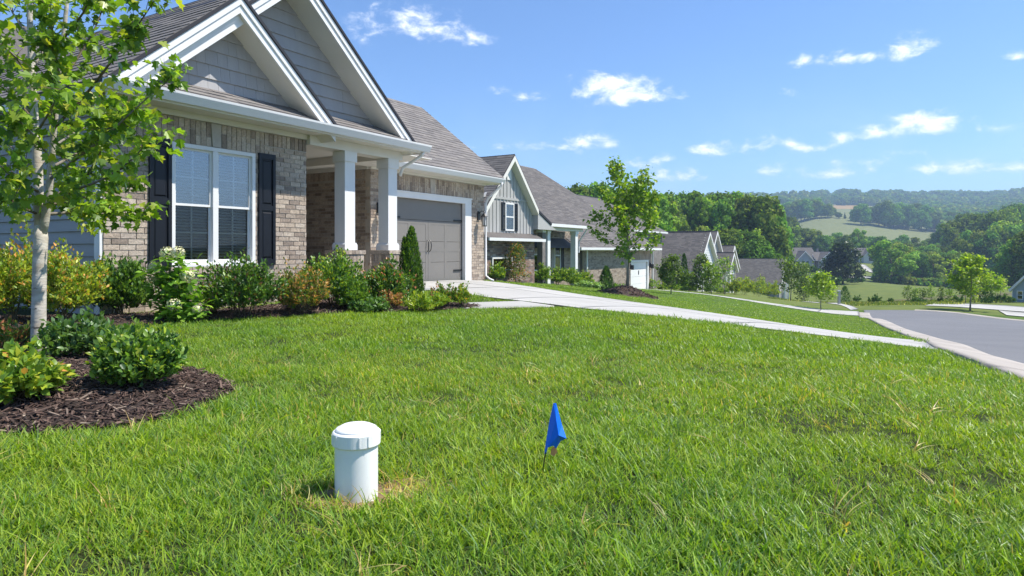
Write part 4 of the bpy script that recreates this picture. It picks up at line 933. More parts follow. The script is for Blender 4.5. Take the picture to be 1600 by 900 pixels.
    for cx in (5.75, 6.3, 9.55):
        q = MB(); q.box(cx - .15, cx + .15, -.02, .28, -.9, 2.42); c_ = q.build('porch_column', 'stone_gray' if cx == 5.75 else 'white_trim', root)
        q = MB(); q.box(cx - .18, cx + .18, -.05, .31, 2.42, 2.56); q.build('column_capital', 'white_trim', c_)
    q = MB(); q.box(4.62, 10.4, -.02, .28, 2.562, 2.74); q.build('porch_beam', 'cream_trim', root)
    # porch roof and main roof, ridge along the street
    q = MB(); q.hexa([(5.3, -.12, 2.80), (10.75, -.12, 2.80), (10.75, 6.3, 5.70), (5.3, 6.3, 5.70), (5.3, -.12, 2.88), (10.75, -.12, 2.88), (10.75, 6.3, 5.78), (5.3, 6.3, 5.78)]); pr2 = q.build('porch_roof', 'roof_edge', root)
    U = np.array([0, 6.42, 2.9]); U /= np.linalg.norm(U); Nn = np.array([0, -U[2], U[1]])
    shingle_rows(sg, pr2, (0, -.14, 2.88), X3, U, Nn, lambda b: (max(4.2, 5.9 - b * .8), 10.78) if b < 7.0 else None, ex=.16, tw=.38, rnd=rnd)
    q = MB(); q.box(5.9, 10.8, -.26, -.125, 2.74, 2.89); q.build('gutter', 'gutter_white', root)
    q = MB(); q.tube([(10.62, -.18, 2.76), (10.55, .0, 2.45), (10.5, .3, 2.0), (10.5, .3, 1.4)], .045, 6); q.build('downspout', 'gutter_white', root)
    E0, E1 = (2.0, 24.9), (21.9,)
    q = MB(); q.add([(4.2, .40, 1.66), (24.9, .40, 1.66), (21.9, 9.55, 7.95), (4.2, 9.55, 7.95), (24.9, 18.7, 1.66), (4.2, 18.7, 1.66)], [(0, 1, 2, 3), (1, 4, 2), (4, 5, 3, 2), (0, 3, 5), (0, 5, 4, 1)]); mr = q.build('main_roof', 'roof_far', root)
    U = np.array([0, 9.15, 6.29]); LL = np.linalg.norm(U); U /= LL; Nn = np.array([0, -U[2], U[1]])
    shingle_rows(sg, mr, (0, .38, 1.68), X3, U, Nn, lambda b: (10.6 if b < 6.4 else 4.3, 24.9 - 3.0 * b / LL) if b < LL - .1 else None, ex=.20, tw=.55, thick=.02, rnd=rnd)
    q = MB(); q.box(10.8, 25.0, .27, .398, 1.56, 1.70); q.build('gutter', 'gutter_white', root)
    q = MB(); q.box(10.8, 24.9, .40, 1.0, 1.52, 1.56); q.build('soffit', 'cream_trim', root)
    # garage block
    gh = (20.1, 23.75, -1.6, .82)
    q = MB(); wall_panel(q, (12.6, .92, 0), X3, -Y3, 0, 11.8, -1.6, 1.52, [(7.5, 11.15, -1.6, .82)]); gw = q.build('garage_front_wall', 'mortar', root)
    brick_rows(b2, gw, (0, .92, 0), X3, -Y3, 12.6, 24.4, -1.45, 1.5, [gh], [(19.6, 24.2, .86, 1.48)], rnd=rnd, rh=.085, bl=.24)
    q = MB(); q.box(12.62, 24.38, 1.08, 17.5, -1.6, 1.5); q.build('side_wall', 'stone_gray', root)
    q = MB(); q.box(20.1, 20.3, .88, .98, -1.6, .70); q.box(23.55, 23.75, .88, .98, -1.6, .70); q.box(20.1, 23.75, .88, .98, .70, .83); q.build('garage_door_trim', 'white_trim', root)
    for i in range(4):
        q = MB(); q.box(20.3, 23.55, 1.0, 1.04, -1.35 + i * .512, -1.35 + (i + 1) * .512 - .012); d_ = q.build('garage_door' if i == 0 else 'door_section', 'white_trim', root if i == 0 else gd)
        if i == 0: gd = d_
    q = MB(); q.box(21.88, 21.92, .98, 1.0, -.2, .1); q.box(21.97, 22.01, .98, 1.0, -.2, .1); q.build('door_handle', 'black_metal', gd)
    for lx in (19.95, 24.05):
        q = MB(); q.box(lx - .05, lx + .05, .80, .90, .25, .6); q.box(lx - .09, lx + .09, .62, .80, .2, .52); q.build('wall_lantern', 'black_metal', root)
    for dx in (12.75, 19.4, 24.5):
        q = MB(); q.box(dx, dx + .09, .80, .90, -1.3, 1.55); q.build('downspout', 'gutter_white', root)
    q = MB(); q.box(4.0, 12.6, 1.42, 17, -1.0, 1.5); q.build('side_wall', 'stone_gray', root)
    q = MB(); q.lathe([(.0, 5.98), (.16, 5.98), (.16, 6.12), (.2, 6.14), (.14, 6.26), (0, 6.28)], 10, cx=2.35, cy=2.6); q.build('roof_vent', 'black_metal', root)
    place_pieces(br, 'box', 'brick_face', [tuple(c * 1.55 for c in q_) for q_ in BROWNB], 'brick', CAM, 150); place_pieces(b2, 'box', 'brick_face', [tuple(c * .8 for c in q_) for q_ in BRICKS], 'brick', CAM, 150)
    place_pieces(sg, 'wedge', 'shingle', ROOFG, 'shingle', CAM, 100)
second_house()

def third_house():
    o = uv(64, -18); root = empty('third_house', (o[0], o[1], -4.05), HRZ)
    root.name = 'gray_roofed_house'
    tag(root, 'third house down the slope, steep white front gable beside two smaller gables', 'house')
    CAM = np.array([-64, -18, 4.05]); sg = []
    gable_volume(root, 4.1, 3.8, 0, 22, -.4, 2.35, .92, ov=.35, shing=((-1,), sg, CAM, ROOFG))
    gable_volume(root, 13.5, 3.9, 1.6, 14, -.6, 2.3, 1.0, ov=.35, shing=((-1,), sg, CAM, ROOFG), wall='batten_gray')
    gable_volume(root, 17.0, 2.4, .5, 9, -.8, 2.3, .95, ov=.35, shing=((-1,), sg, CAM, ROOFG), wall='stone_gray')
    gable_volume(root, 9.4, 1.7, -1.2, 5, 1.7, 2.15, .95, ov=.3, shing=((-1,), sg, CAM, ROOFG), wall='batten_gray')
    q = MB(); q.box(.3, 16, .3, 14, -.6, 2.2); q.build('front_wall', 'stone_gray', root)
    for cx in (7.9, 9.4, 10.9): q = MB(); q.box(cx - .14, cx + .14, -1.1, -.82, -.5, 1.7); q.build('porch_column', 'white_trim', root)
    q = MB(); q.box(7.7, 11.1, -1.2, -.7, 1.55, 1.72); q.build('porch_beam', 'white_trim', root)
    plain_window(root, 3.2, 5.0, 0, .7, 2.1); plain_window(root, 12.6, 14.4, 1.6, .7, 2.1); plain_window(root, 16.4, 17.6, .5, .6, 1.9)
    q = MB(); q.box(.12, .22, -.18, -.08, -.3, 2.1); q.build('downspout', 'gutter_white', root)
    # boards of the white gable
    for i in range(24):
        z = -.3 + i * .26; hw = 3.8 if z < 2.35 else 3.8 - (z - 2.35) / .92
        if hw < .25: break
        q = MB(); q.hexa([(4.1 - hw, -.03, z), (4.1 + hw, -.03, z), (4.1 + hw, -.001, z), (4.1 - hw, -.001, z), (4.1 - hw + .0, -.012, z + .25), (4.1 + hw, -.012, z + .25), (4.1 + hw, -.001, z + .25), (4.1 - hw, -.001, z + .25)]); q.build('siding_board', 'white_siding', root)
    place_pieces(sg, 'wedge', 'shingle', ROOFG, 'shingle', CAM, 40)
third_house()
def fourth_house():
    o = uv(116, -19); root = empty('low_house', (o[0], o[1], -7.8), HRZ)
    tag(root, 'low house behind the third one, long plain gray roof above yellow green shrubs', 'house')
    CAM = np.array([-116, -19, 7.8]); sg = []
    gable_volume(root, 4.4, 4.0, 0, 28, -.4, 2.75, .9, ov=.4, shing=((-1,), sg, CAM, ROOFG), wall='batten_gray')
    for cx in (.5, 1.9, 3.3): q = MB(); q.box(cx - .15, cx + .15, -1.0, -.7, -.4, 2.5); q.build('porch_column', 'white_trim', root)
    plain_window(root, 3.6, 5.4, 0, .9, 2.3)
    place_pieces(sg, 'wedge', 'shingle', ROOFG, 'shingle', CAM, 20)
fourth_house()
def rear_house():
    o = uv(50, -19.8); root = empty('rear_house', (o[0], o[1], -3.2), HRZ)
    tag(root, 'mostly hidden house behind the young maple, only its pale gray roof showing', 'house')
    gable_volume(root, 6.2, 6.2, .4, 9.6, -.5, 5.0, .5, ov=.35, axis='x', roof='roof_far', wall='stone_gray')
rear_house()
def far_houses():
    def mk(name, X, Y, z, rz, label): r = empty(name, (X, Y, z), rz); tag(r, label, 'house'); return r
    p = at(1262, 232); r = mk('far_house', p[0], p[1], zp(418, 232), R(8), 'far gray house left of the big dark tree, with two dark roof gables')
    gable_volume(r, 3.2, 3.6, -9.5, 3, -1, 3.0, 1.05, ov=.5, axis='x', wall='batten_gray'); gable_volume(r, -2.4, 2.8, -2.2, 3, -1, 2.8, 1.0, ov=.4, wall='batten_gray'); gable_volume(r, 6.2, 3.4, -3.0, 6, -1, 2.7, .8, ov=.4, wall='batten_gray')
    gable_volume(r, 2.0, 3.6, 2.5, 9, -1, 2.7, .7, ov=.4, axis='x', wall='stone_gray')
    for x0 in (-3.4, -2.0): plain_window(r, x0, x0 + 1.1, -2.2, .8, 2.3)
    plain_window(r, 5.0, 7.4, -3.0, .4, 2.3); q = MB(); q.box(2.6, 3.2, -1.4, -.8, 5.4, 6.6); q.build('chimney', 'stone_gray', r)
    p = at(1346, 262); r = mk('far_house', p[0], p[1], zp(411, 262), R(-4), 'far cottage right of the big dark tree, pale walls and small front gable')
    gable_volume(r, 3.0, 3.4, -6.5, 4, -1, 2.9, .85, ov=.4, axis='x', wall='white_siding'); gable_volume(r, 2.6, 2.6, -2.2, 3, -1, 2.9, .95, ov=.4, wall='white_siding')
    plain_window(r, 1.7, 3.5, -2.2, .8, 2.3); plain_window(r, -4.6, -3.4, -.4, .8, 2.3); plain_window(r, -2.2, -1.2, -.4, .2, 2.3, name='entry_door')
    p = at(1217, 246); r = mk('far_house', p[0], p[1], zp(414, 246), R(20), 'far pale house half hidden by trees, furthest left of the distant houses')
    gable_volume(r, 0, 3.2, -4, 5, -1, 3.0, .8, ov=.4, axis='x', wall='white_siding'); gable_volume(r, -1.5, 2.2, -4.4, 0, -1, 2.8, .9, ov=.4, wall='white_siding'); plain_window(r, -2.2, -.8, -4.4, .8, 2.2)
    p = at(1583, 60); r = mk('blue_house', p[0], p[1], -4.62, R(-62), 'pale blue gabled house cut off by the right edge of the photo')
    gable_volume(r, .95, .95, 0, 5, -.3, 1.35, 1.1, ov=.2, wall='blue_siding'); gable_volume(r, 3.2, 2.6, 1.6, 9, -.3, 2.0, .95, ov=.3, wall='blue_siding')
    plain_window(r, .3, .8, 0, .3, 1.1); plain_window(r, 1.1, 1.6, 0, .3, 1.1)
    q = MB(); q.box(-.08, -.005, -.04, .06, -.2, 1.3); q.build('corner_board', 'white_trim', r)
far_houses()

# ---------------------------------------------------------------- plants
def pal_pick(rng, n, pal, spread=.22):
    w_ = np.array([p[1] for p in pal], float); w_ /= w_.sum(); c = np.array([p[0] for p in pal])[rng.choice(len(pal), n, p=w_)]
    return np.clip(c * (1 + rng.uniform(-spread, spread, (n, 1))) * (1 + rng.uniform(-.06, .06, (n, 3))), 0, 1)
G_DARK = (.022, .055, .016); G_MID = (.05, .105, .022); G_LT = (.10, .17, .03); G_YEL = (.20, .24, .03); G_OLIVE = (.10, .115, .03)
TIP_O = (.33, .17, .05); TIP_R = (.26, .10, .06); PURP = (.085, .045, .04); STRAW = (.36, .29, .15)
def randdir(rng, n):
    v = rng.normal(size=(n, 3)); return unit(v)
def shrub(name, label, px, Y, wd, ht, n, ls, pal, tips=None, group=None, seed=1, T=T_DIAMOND, X=None, dz=0.0, upright=.5, lumps=.22, cat='shrub', mat_='shrub_leaf'):
    rng = np.random.default_rng(seed); p = at(px, Y) if X is None else np.array([X, Y]); z0 = hs(p[0], p[1]) + dz
    root = empty(name, (p[0], p[1], z0)); tag(root, label, cat, group)
    n = int(n * 1.35); ns = max(24, int(n / 26)); d = randdir(rng, ns); d[:, 2] = np.abs(d[:, 2]) * 1.15 - .22; d = unit(d)
    lump = 1 + lumps * np.sin(d[:, 0] * 5 + seed) * np.cos(d[:, 1] * 4 + seed * 2) + rng.uniform(-.14, .16, ns)
    E = np.column_stack([d[:, 0] * wd / 2, d[:, 1] * wd / 2, ht * .42 + d[:, 2] * ht * .56]) * lump[:, None] * .90; E[:, 2] = np.maximum(E[:, 2], .03)
    B = np.column_stack([rng.uniform(-.1, .1, ns) * wd, rng.uniform(-.1, .1, ns) * wd, np.zeros(ns) + .01])
    si = rng.integers(0, ns, n); t = rng.beta(2.2, 1.05, n) * .72 + .3; t = np.minimum(t, 1.02)
    M_ = (B + E) / 2 + np.column_stack([np.zeros(ns), np.zeros(ns), np.full(ns, ht * .12)])
    tt = t[:, None]; P = (1 - tt) ** 2 * B[si] + 2 * tt * (1 - tt) * M_[si] + tt ** 2 * E[si]
    P += rng.normal(size=(n, 3)) * (wd * .032); P[:, 2] = np.maximum(P[:, 2], .01)
    ax = unit(E[si] - B[si]); D = unit(ax * .7 + randdir(rng, n) * .85 + np.array([0, 0, upright])); Nn = unit(np.array([0, 0, 1.0]) + randdir(rng, n) * .8 + ax * .4)
    S = ls * rng.uniform(.65, 1.25, n); C = pal_pick(rng, n, pal)
    if tips is not None: q = (t > .93) & (rng.random(n) < tips[1] * .42); C[q] = pal_pick(rng, int(q.sum()), [(tips[0], 1)], .25)
    scatter('foliage', T, P, D, Nn, S, C, mat_, root)
    mb = MB()
    for i in range(min(9, ns)): mb.tube([B[i], M_[i], E[i] * .9], [.008, .006, .003], 5)
    mb.build('stem', 'stem', root); return root

def skeleton_tree(rng, ht, cw, cb, nl, r0, seed, lean=(0, 0), up=.75, trunk_top=.95, prof=None, twigs=5):
    """tapered trunk, limbs at turning angles, twigs; returns branch tube builder and twig segments"""
    mb = MB(); tw = []; pts = []; rad = []; k = 9
    for i in range(k):
        f = i / (k - 1); pts.append(np.array([lean[0] * f * f + .012 * ht * math.sin(f * 7 + seed), lean[1] * f + .010 * ht * math.cos(f * 6 + seed), ht * trunk_top * f])); rad.append(r0 * (1 - .86 * f) * (1.25 if i == 0 else 1))
    mb.tube(pts, rad, 8); P_ = np.array(pts)
    def tp(f): i = f * (k - 1); a = int(min(i, k - 2)); return P_[a] * (1 - (i - a)) + P_[a + 1] * (i - a)
    lb = MB(); ang = rng.uniform(0, 6)
    for j in range(nl):
        f = cb + (1 - cb) * (j + .3) / nl * .96; ang += 2.4 + rng.uniform(-.4, .4)
        g = (f - cb) / (1 - cb); pr = prof(g) if prof else math.sin(math.pi * min(1, (g * .82 + .2))) ** .8
        L_ = cw / 2 * pr * rng.uniform(.72, 1.15) + .04 * ht; u_ = up * rng.uniform(.7, 1.3) * (.6 + g); o = tp(f)
        d = np.array([math.cos(ang), math.sin(ang), u_]); d /= np.linalg.norm(d[:2]) 
        m1 = o + d * L_ * .5 + np.array([0, 0, -.03 * L_]); e = o + d * L_ + np.array([0, 0, .12 * L_]); rr = max(r0 * .32 * (1 - g * .7), .004)
        lb.tube([o, m1, e], [rr, rr * .6, rr * .2], 5); tw += [(m1, e)] * 2
        for q in range(twigs):
            a = rng.uniform(.3, .95); b = o * (1 - a) + m1 * a if a < .5 else m1 * (2 - 2 * a) + e * (2 * a - 1)
            dd = unit(d / np.linalg.norm(d) * .6 + rng.normal(size=3) * .55 + np.array([0, 0, .25])); l2 = L_ * rng.uniform(.25, .5); e2 = b + dd * l2
            lb.tube([b, b + dd * l2 * .5, e2], [rr * .3, rr * .22, rr * .1], 4, cap=False); tw.append((b, e2))
    tw.append((P_[-2], P_[-1] + [0, 0, .05 * ht])); tw.append((P_[-2], P_[-1] + [0, 0, .05 * ht]))
    return mb, lb, tw
def leaves_on(rng, tw, n, ls, pal, spread, T):
    A = np.array([a for a, b in tw]); B = np.array([b for a, b in tw]); L_ = np.linalg.norm(B - A, axis=1) + .05; i = rng.choice(len(tw), n, p=L_ / L_.sum()); t = rng.uniform(.1, 1.08, n)[:, None]
    P = A[i] * (1 - t) + B[i] * t + rng.normal(size=(n, 3)) * spread; D = unit(unit(B[i] - A[i]) * .5 + randdir(rng, n) * .9 + [0, 0, -.25]); Nn = unit(randdir(rng, n) * .8 + [0, 0, 1])
    return P, D, Nn, ls * rng.uniform(.6, 1.25, n), pal_pick(rng, n, pal)
def young_tree(name, label, px, Y, ht, cw, cb, nl, n, ls, pal, seed, group=None, T=T_MAPLE, lean=(0, 0), up=.75, r0=None, prof=None, bark='bark_young', spread=None, X=None, twigs=5, cat='tree', fol='foliage'):
    rng = np.random.default_rng(seed); p = at(px, Y) if X is None else np.array([X, Y]); root = empty(name, (p[0], p[1], hs(p[0], p[1]) - .02)); tag(root, label, cat, group)
    mb, lb, tw = skeleton_tree(rng, ht, cw, cb, nl, r0 or ht * .013, seed, lean, up, prof=prof, twigs=twigs)
    mb.build('trunk', bark, root, smooth=True); lb.build('limbs', bark, root, smooth=True)
    P, D, Nn, S, C = leaves_on(rng, tw, n, ls, pal, spread or ls * .7, T); scatter('crown', T, P, D, Nn, S, C, 'leaf', root); return root
def cone_shrub(name, label, px, Y, wd, ht, n, ls, pal, seed, lobes=((0, 0, 1, 1),), group=None, cat='shrub'):
    rng = np.random.default_rng(seed); p = at(px, Y); root = empty(name, (p[0], p[1], hs(p[0], p[1]))); tag(root, label, cat, group)
    Ps = []; Ds = []
    for (ox, oy, sw, shh) in lobes:
        m = int(n * sw * shh / sum(l[2] * l[3] for l in lobes)); f = rng.uniform(0, 1, m) ** 1.25; th = rng.uniform(0, 2 * math.pi, m)
        r = wd / 2 * sw * np.clip(np.minimum(.62 + f * 1.9, 1.0), 0, 1) * (1 - f) ** .62 * (1 + .12 * np.sin(th * 5 + f * 14)) * rng.uniform(.72, 1.06, m)
        z = ht * shh * (f * .97 + .01); out = np.column_stack([np.cos(th), np.sin(th), np.zeros(m)])
        Ps.append(np.column_stack([ox + r * np.cos(th), oy + r * np.sin(th), z])); Ds.append(unit(out * .45 + randdir(rng, m) * .35 + [0, 0, .95]))
    P = np.vstack(Ps); D = np.vstack(Ds); m = len(P); Nn = unit(np.column_stack([P[:, 0], P[:, 1], np.zeros(m)]) + randdir(rng, m) * .05 * 1)
    scatter('foliage', T_DIAMOND, P, D, Nn, ls * rng.uniform(.6, 1.3, m), pal_pick(rng, m, pal), 'shrub_leaf', root)
    mb = MB(); mb.tube([(0, 0, 0), (0, 0, ht * .85)], [.02, .006], 6); mb.build('stem', 'stem', root); return root

# bed along the house front
Y_SH = 'shrubs in the bed along the house front'
shrub('goldleaf_shrub', 'large yellow green shrub with orange tips at the left end of the house bed', 12, 7.25, .92, .92, 5200, .05, [(G_YEL, 5), (G_LT, 3), (G_OLIVE, 2)], (TIP_O, .6), Y_SH, 31)
shrub('goldleaf_shrub', 'yellow green shrub just right of the pale tree trunk, orange at its top', 98, 7.3, .72, .80, 4400, .048, [(G_YEL, 5), (G_LT, 3), (G_OLIVE, 2)], (TIP_O, .5), Y_SH, 32)
shrub('evergreen_shrub', 'glossy dark green shrub left of the white flowering hydrangea', 186, 8.15, .80, .70, 4600, .055, [(G_DARK, 4), (G_MID, 4), (G_LT, 1)], (G_LT, .8), Y_SH, 33, upright=.7)
shrub('evergreen_shrub', 'wide dark green shrub with purple left side below the twin window', 380, 8.25, .92, .70, 5200, .05, [(G_DARK, 4), (G_MID, 5), (PURP, 1)], (G_LT, .7), Y_SH, 34)
shrub('bronze_shrub', 'bronze and olive shrub below the right hand shutter and wall end', 471, 8.65, .66, .60, 3400, .045, [(G_OLIVE, 4), (G_MID, 3), ((.2, .12, .06), 3)], (TIP_O, .5), Y_SH, 35)
shrub('evergreen_shrub', 'bright green shrub in front of the first porch column pier', 522, 9.35, .88, .74, 4300, .055, [(G_MID, 5), (G_LT, 4), (G_DARK, 2)], (G_YEL, .6), Y_SH, 36)
shrub('evergreen_shrub', 'small leafy green shrub between the two porch piers, low in front', 552, 9.05, .48, .42, 1700, .05, [(G_MID, 4), (G_LT, 4), (G_DARK, 2)], (G_LT, .6), Y_SH, 37)
shrub('evergreen_shrub', 'rounded green shrub with reddish tips in front of the second porch pier', 602, 9.6, .78, .60, 4000, .05, [(G_MID, 5), (G_DARK, 3), (G_LT, 2)], (TIP_R, .55), Y_SH, 38)
shrub('low_juniper', 'low spreading gray green juniper in front of the rounded porch shrubs', 577, 8.95, .52, .19, 1500, .05, [((.07, .13, .05), 5), (G_MID, 3)], None, Y_SH, 39, upright=.2)
shrub('dwarf_shrub', 'small yellow green mound at the foot of the tall conifer', 655, 9.1, .42, .25, 1300, .04, [(G_YEL, 5), (G_LT, 4)], None, Y_SH, 40)
shrub('dwarf_shrub', 'second small yellow green mound just right of the first', 683, 9.35, .32, .24, 1000, .035, [(G_YEL, 4), (G_LT, 5)], None, Y_SH, 41)
shrub('dwarf_shrub', 'small upright shrub with pinkish tips near the end of the bed', 698, 9.6, .32, .36, 900, .035, [(G_LT, 5), (G_MID, 3), (G_OLIVE, 2)], (TIP_R, .6), Y_SH, 42, upright=.9)
shrub('dwarf_shrub', 'small shrub with orange tips, last in the bed beside the walkway', 722, 9.65, .32, .33, 900, .035, [(G_LT, 5), (G_YEL, 3)], (TIP_O, .6), Y_SH, 43, upright=.9)
shrub('dwarf_shrub', 'thin bare-looking reddish twigs behind the small end shrubs', 680, 10.2, .16, .30, 260, .03, [(G_OLIVE, 3), ((.3, .15, .08), 3)], (TIP_R, .8), Y_SH, 44, upright=1.2)
shrub('bronze_shrub', 'dry reddish brown low shrub beside the tall conifer, left of its base', 612, 9.2, .30, .24, 700, .04, [((.26, .13, .08), 4), (G_OLIVE, 2)], None, Y_SH, 45)
shrub('evergreen_shrub', 'small light green seedling shrub between hydrangea and window shrub', 333, 8.35, .26, .36, 500, .045, [(G_LT, 4), (G_YEL, 2)], None, Y_SH, 46)
cone_shrub('upright_conifer', 'tall bright green double pointed conifer in front of the garage door', 643, 10.9, .44, 1.22, 9000, .045, [(G_MID, 5), (G_LT, 3), (G_DARK, 2)], 50, lobes=((0, 0, 1, 1), (-.10, -.06, .62, .86), (.1, .02, .5, .6)))
# ring bed round the pale tree
RG = 'shrubs in the mulch ring under the pale tree'
shrub('ring_shrub', 'yellow green shrub at the left edge of the mulch ring, nearest the camera', 26, 3.42, .42, .27, 2300, .05, [(G_YEL, 4), (G_LT, 5), (G_MID, 2)], (TIP_O, .08), RG, 61, T=T_OVAL, upright=.3)
shrub('ring_shrub', 'round green shrub right of centre in the mulch ring', 216, 3.72, .46, .33, 4200, .037, [(G_MID, 4), (G_LT, 5), (G_DARK, 2)], (G_YEL, .3), RG, 62, T=T_OVAL, upright=.4)
shrub('ring_shrub', 'gray green airy shrub at the back of the mulch ring behind the round one', 134, 4.75, .52, .32, 2200, .045, [((.07, .12, .06), 5), (G_MID, 4)], None, RG, 63, T=T_OVAL, upright=.4)
shrub('ring_shrub', 'low reddish green shrub behind the base of the pale tree trunk', 28, 5.15, .6, .22, 1100, .04, [(G_MID, 4), (G_OLIVE, 3), ((.2, .09, .05), 2)], (TIP_R, .6), RG, 64)

def hydrangea():
    p = at(279, 7.85); z0 = hs(*p); root = empty('hydrangea', (p[0], p[1], z0)); tag(root, 'hydrangea with round cream white flower heads and broad bright green leaves', 'shrub')
    rng = np.random.default_rng(77); ms = [mesh_from('leaf', T_OVAL[0], T_OVAL[1], 'shrub_leaf', [c] * 4, True) for c in ((.11, .21, .03), (.14, .25, .04), (.08, .16, .025), (.17, .28, .05), (.10, .19, .03))]
    heads = [(-.05, .78, .088, -.16), (.06, .79, .082, -.14), (-.24, .62, .075, -.06), (.19, .52, .082, -.18), (.10, .20, .085, -.30), (-.26, .48, .07, -.04), (.05, .42, .062, -.12), (.29, .14, .058, -.16)]
    mb = MB()
    for (x, z, r, y) in heads: mb.tube([(x * .3, 0, .0), (x * .7, y * .6, z * .5), (x, y, z)], [.008, .006, .004], 5)
    mb.build('stem', 'stem', root)
    for k, (x, z, r, y) in enumerate(heads):
        m = 240; d = randdir(rng, m); P = np.array([x, y, z]) + d * r * rng.uniform(.82, 1.0, (m, 1)) * [1, 1, .85]; D = unit(np.cross(d, randdir(rng, m)))
        C = pal_pick(rng, m, [((.70, .66, .36), 4), ((.76, .73, .50), 3), ((.52, .55, .24), 2)] if k not in (5, 6) else [((.5, .55, .28), 3), ((.55, .42, .18), 2)], .12)
        scatter('flower_head', T_DIAMOND, P, D, d, np.full(m, .026) * rng.uniform(.8, 1.3, m), C, 'bloom', root)
    m = 700; hi = rng.integers(0, len(heads), m); hd = np.array(heads)[hi]; f = rng.uniform(.1, .95, m)[:, None]; P_ = np.column_stack([hd[:, 0] * f[:, 0], hd[:, 3] * f[:, 0], np.maximum(hd[:, 1] * f[:, 0], .04)]) + rng.normal(size=(m, 3)) * [.09, .09, .05]; P_[:, 2] = np.maximum(P_[:, 2], .03)
    scatter('foliage', T_OVAL, P_, unit(randdir(rng, m) * [1, 1, .5]), unit(randdir(rng, m) * .5 + [0, 0, 1]), rng.uniform(.08, .13, m), pal_pick(rng, m, [((.10, .19, .03), 4), ((.07, .15, .025), 3), ((.15, .25, .04), 2)]), 'shrub_leaf', root)
    for i in range(296):
        x, z, r, y = heads[rng.integers(0, len(heads))]; f = rng.uniform(.12, .93); th = rng.uniform(0, 6.28)
        P = np.array([x * f + rng.normal() * .06, y * f + rng.normal() * .07, max(z * f + rng.normal() * .04, .04)]); D = unit(np.array([math.cos(th), math.sin(th), rng.uniform(-.5, .4)])); Nn = unit(np.array([0, 0, 1]) + rng.normal(size=3) * .35)
        X_ = unit(np.cross(D, Nn)); Z_ = np.cross(X_, D); s_ = rng.uniform(.10, .175)
        o = link('leaf', ms[i % 5], root); o.matrix_basis = Matrix([[X_[a] * s_, D[a] * s_, Z_[a] * s_, P[a]] for a in range(3)] + [[0, 0, 0, 1]])
hydrangea()

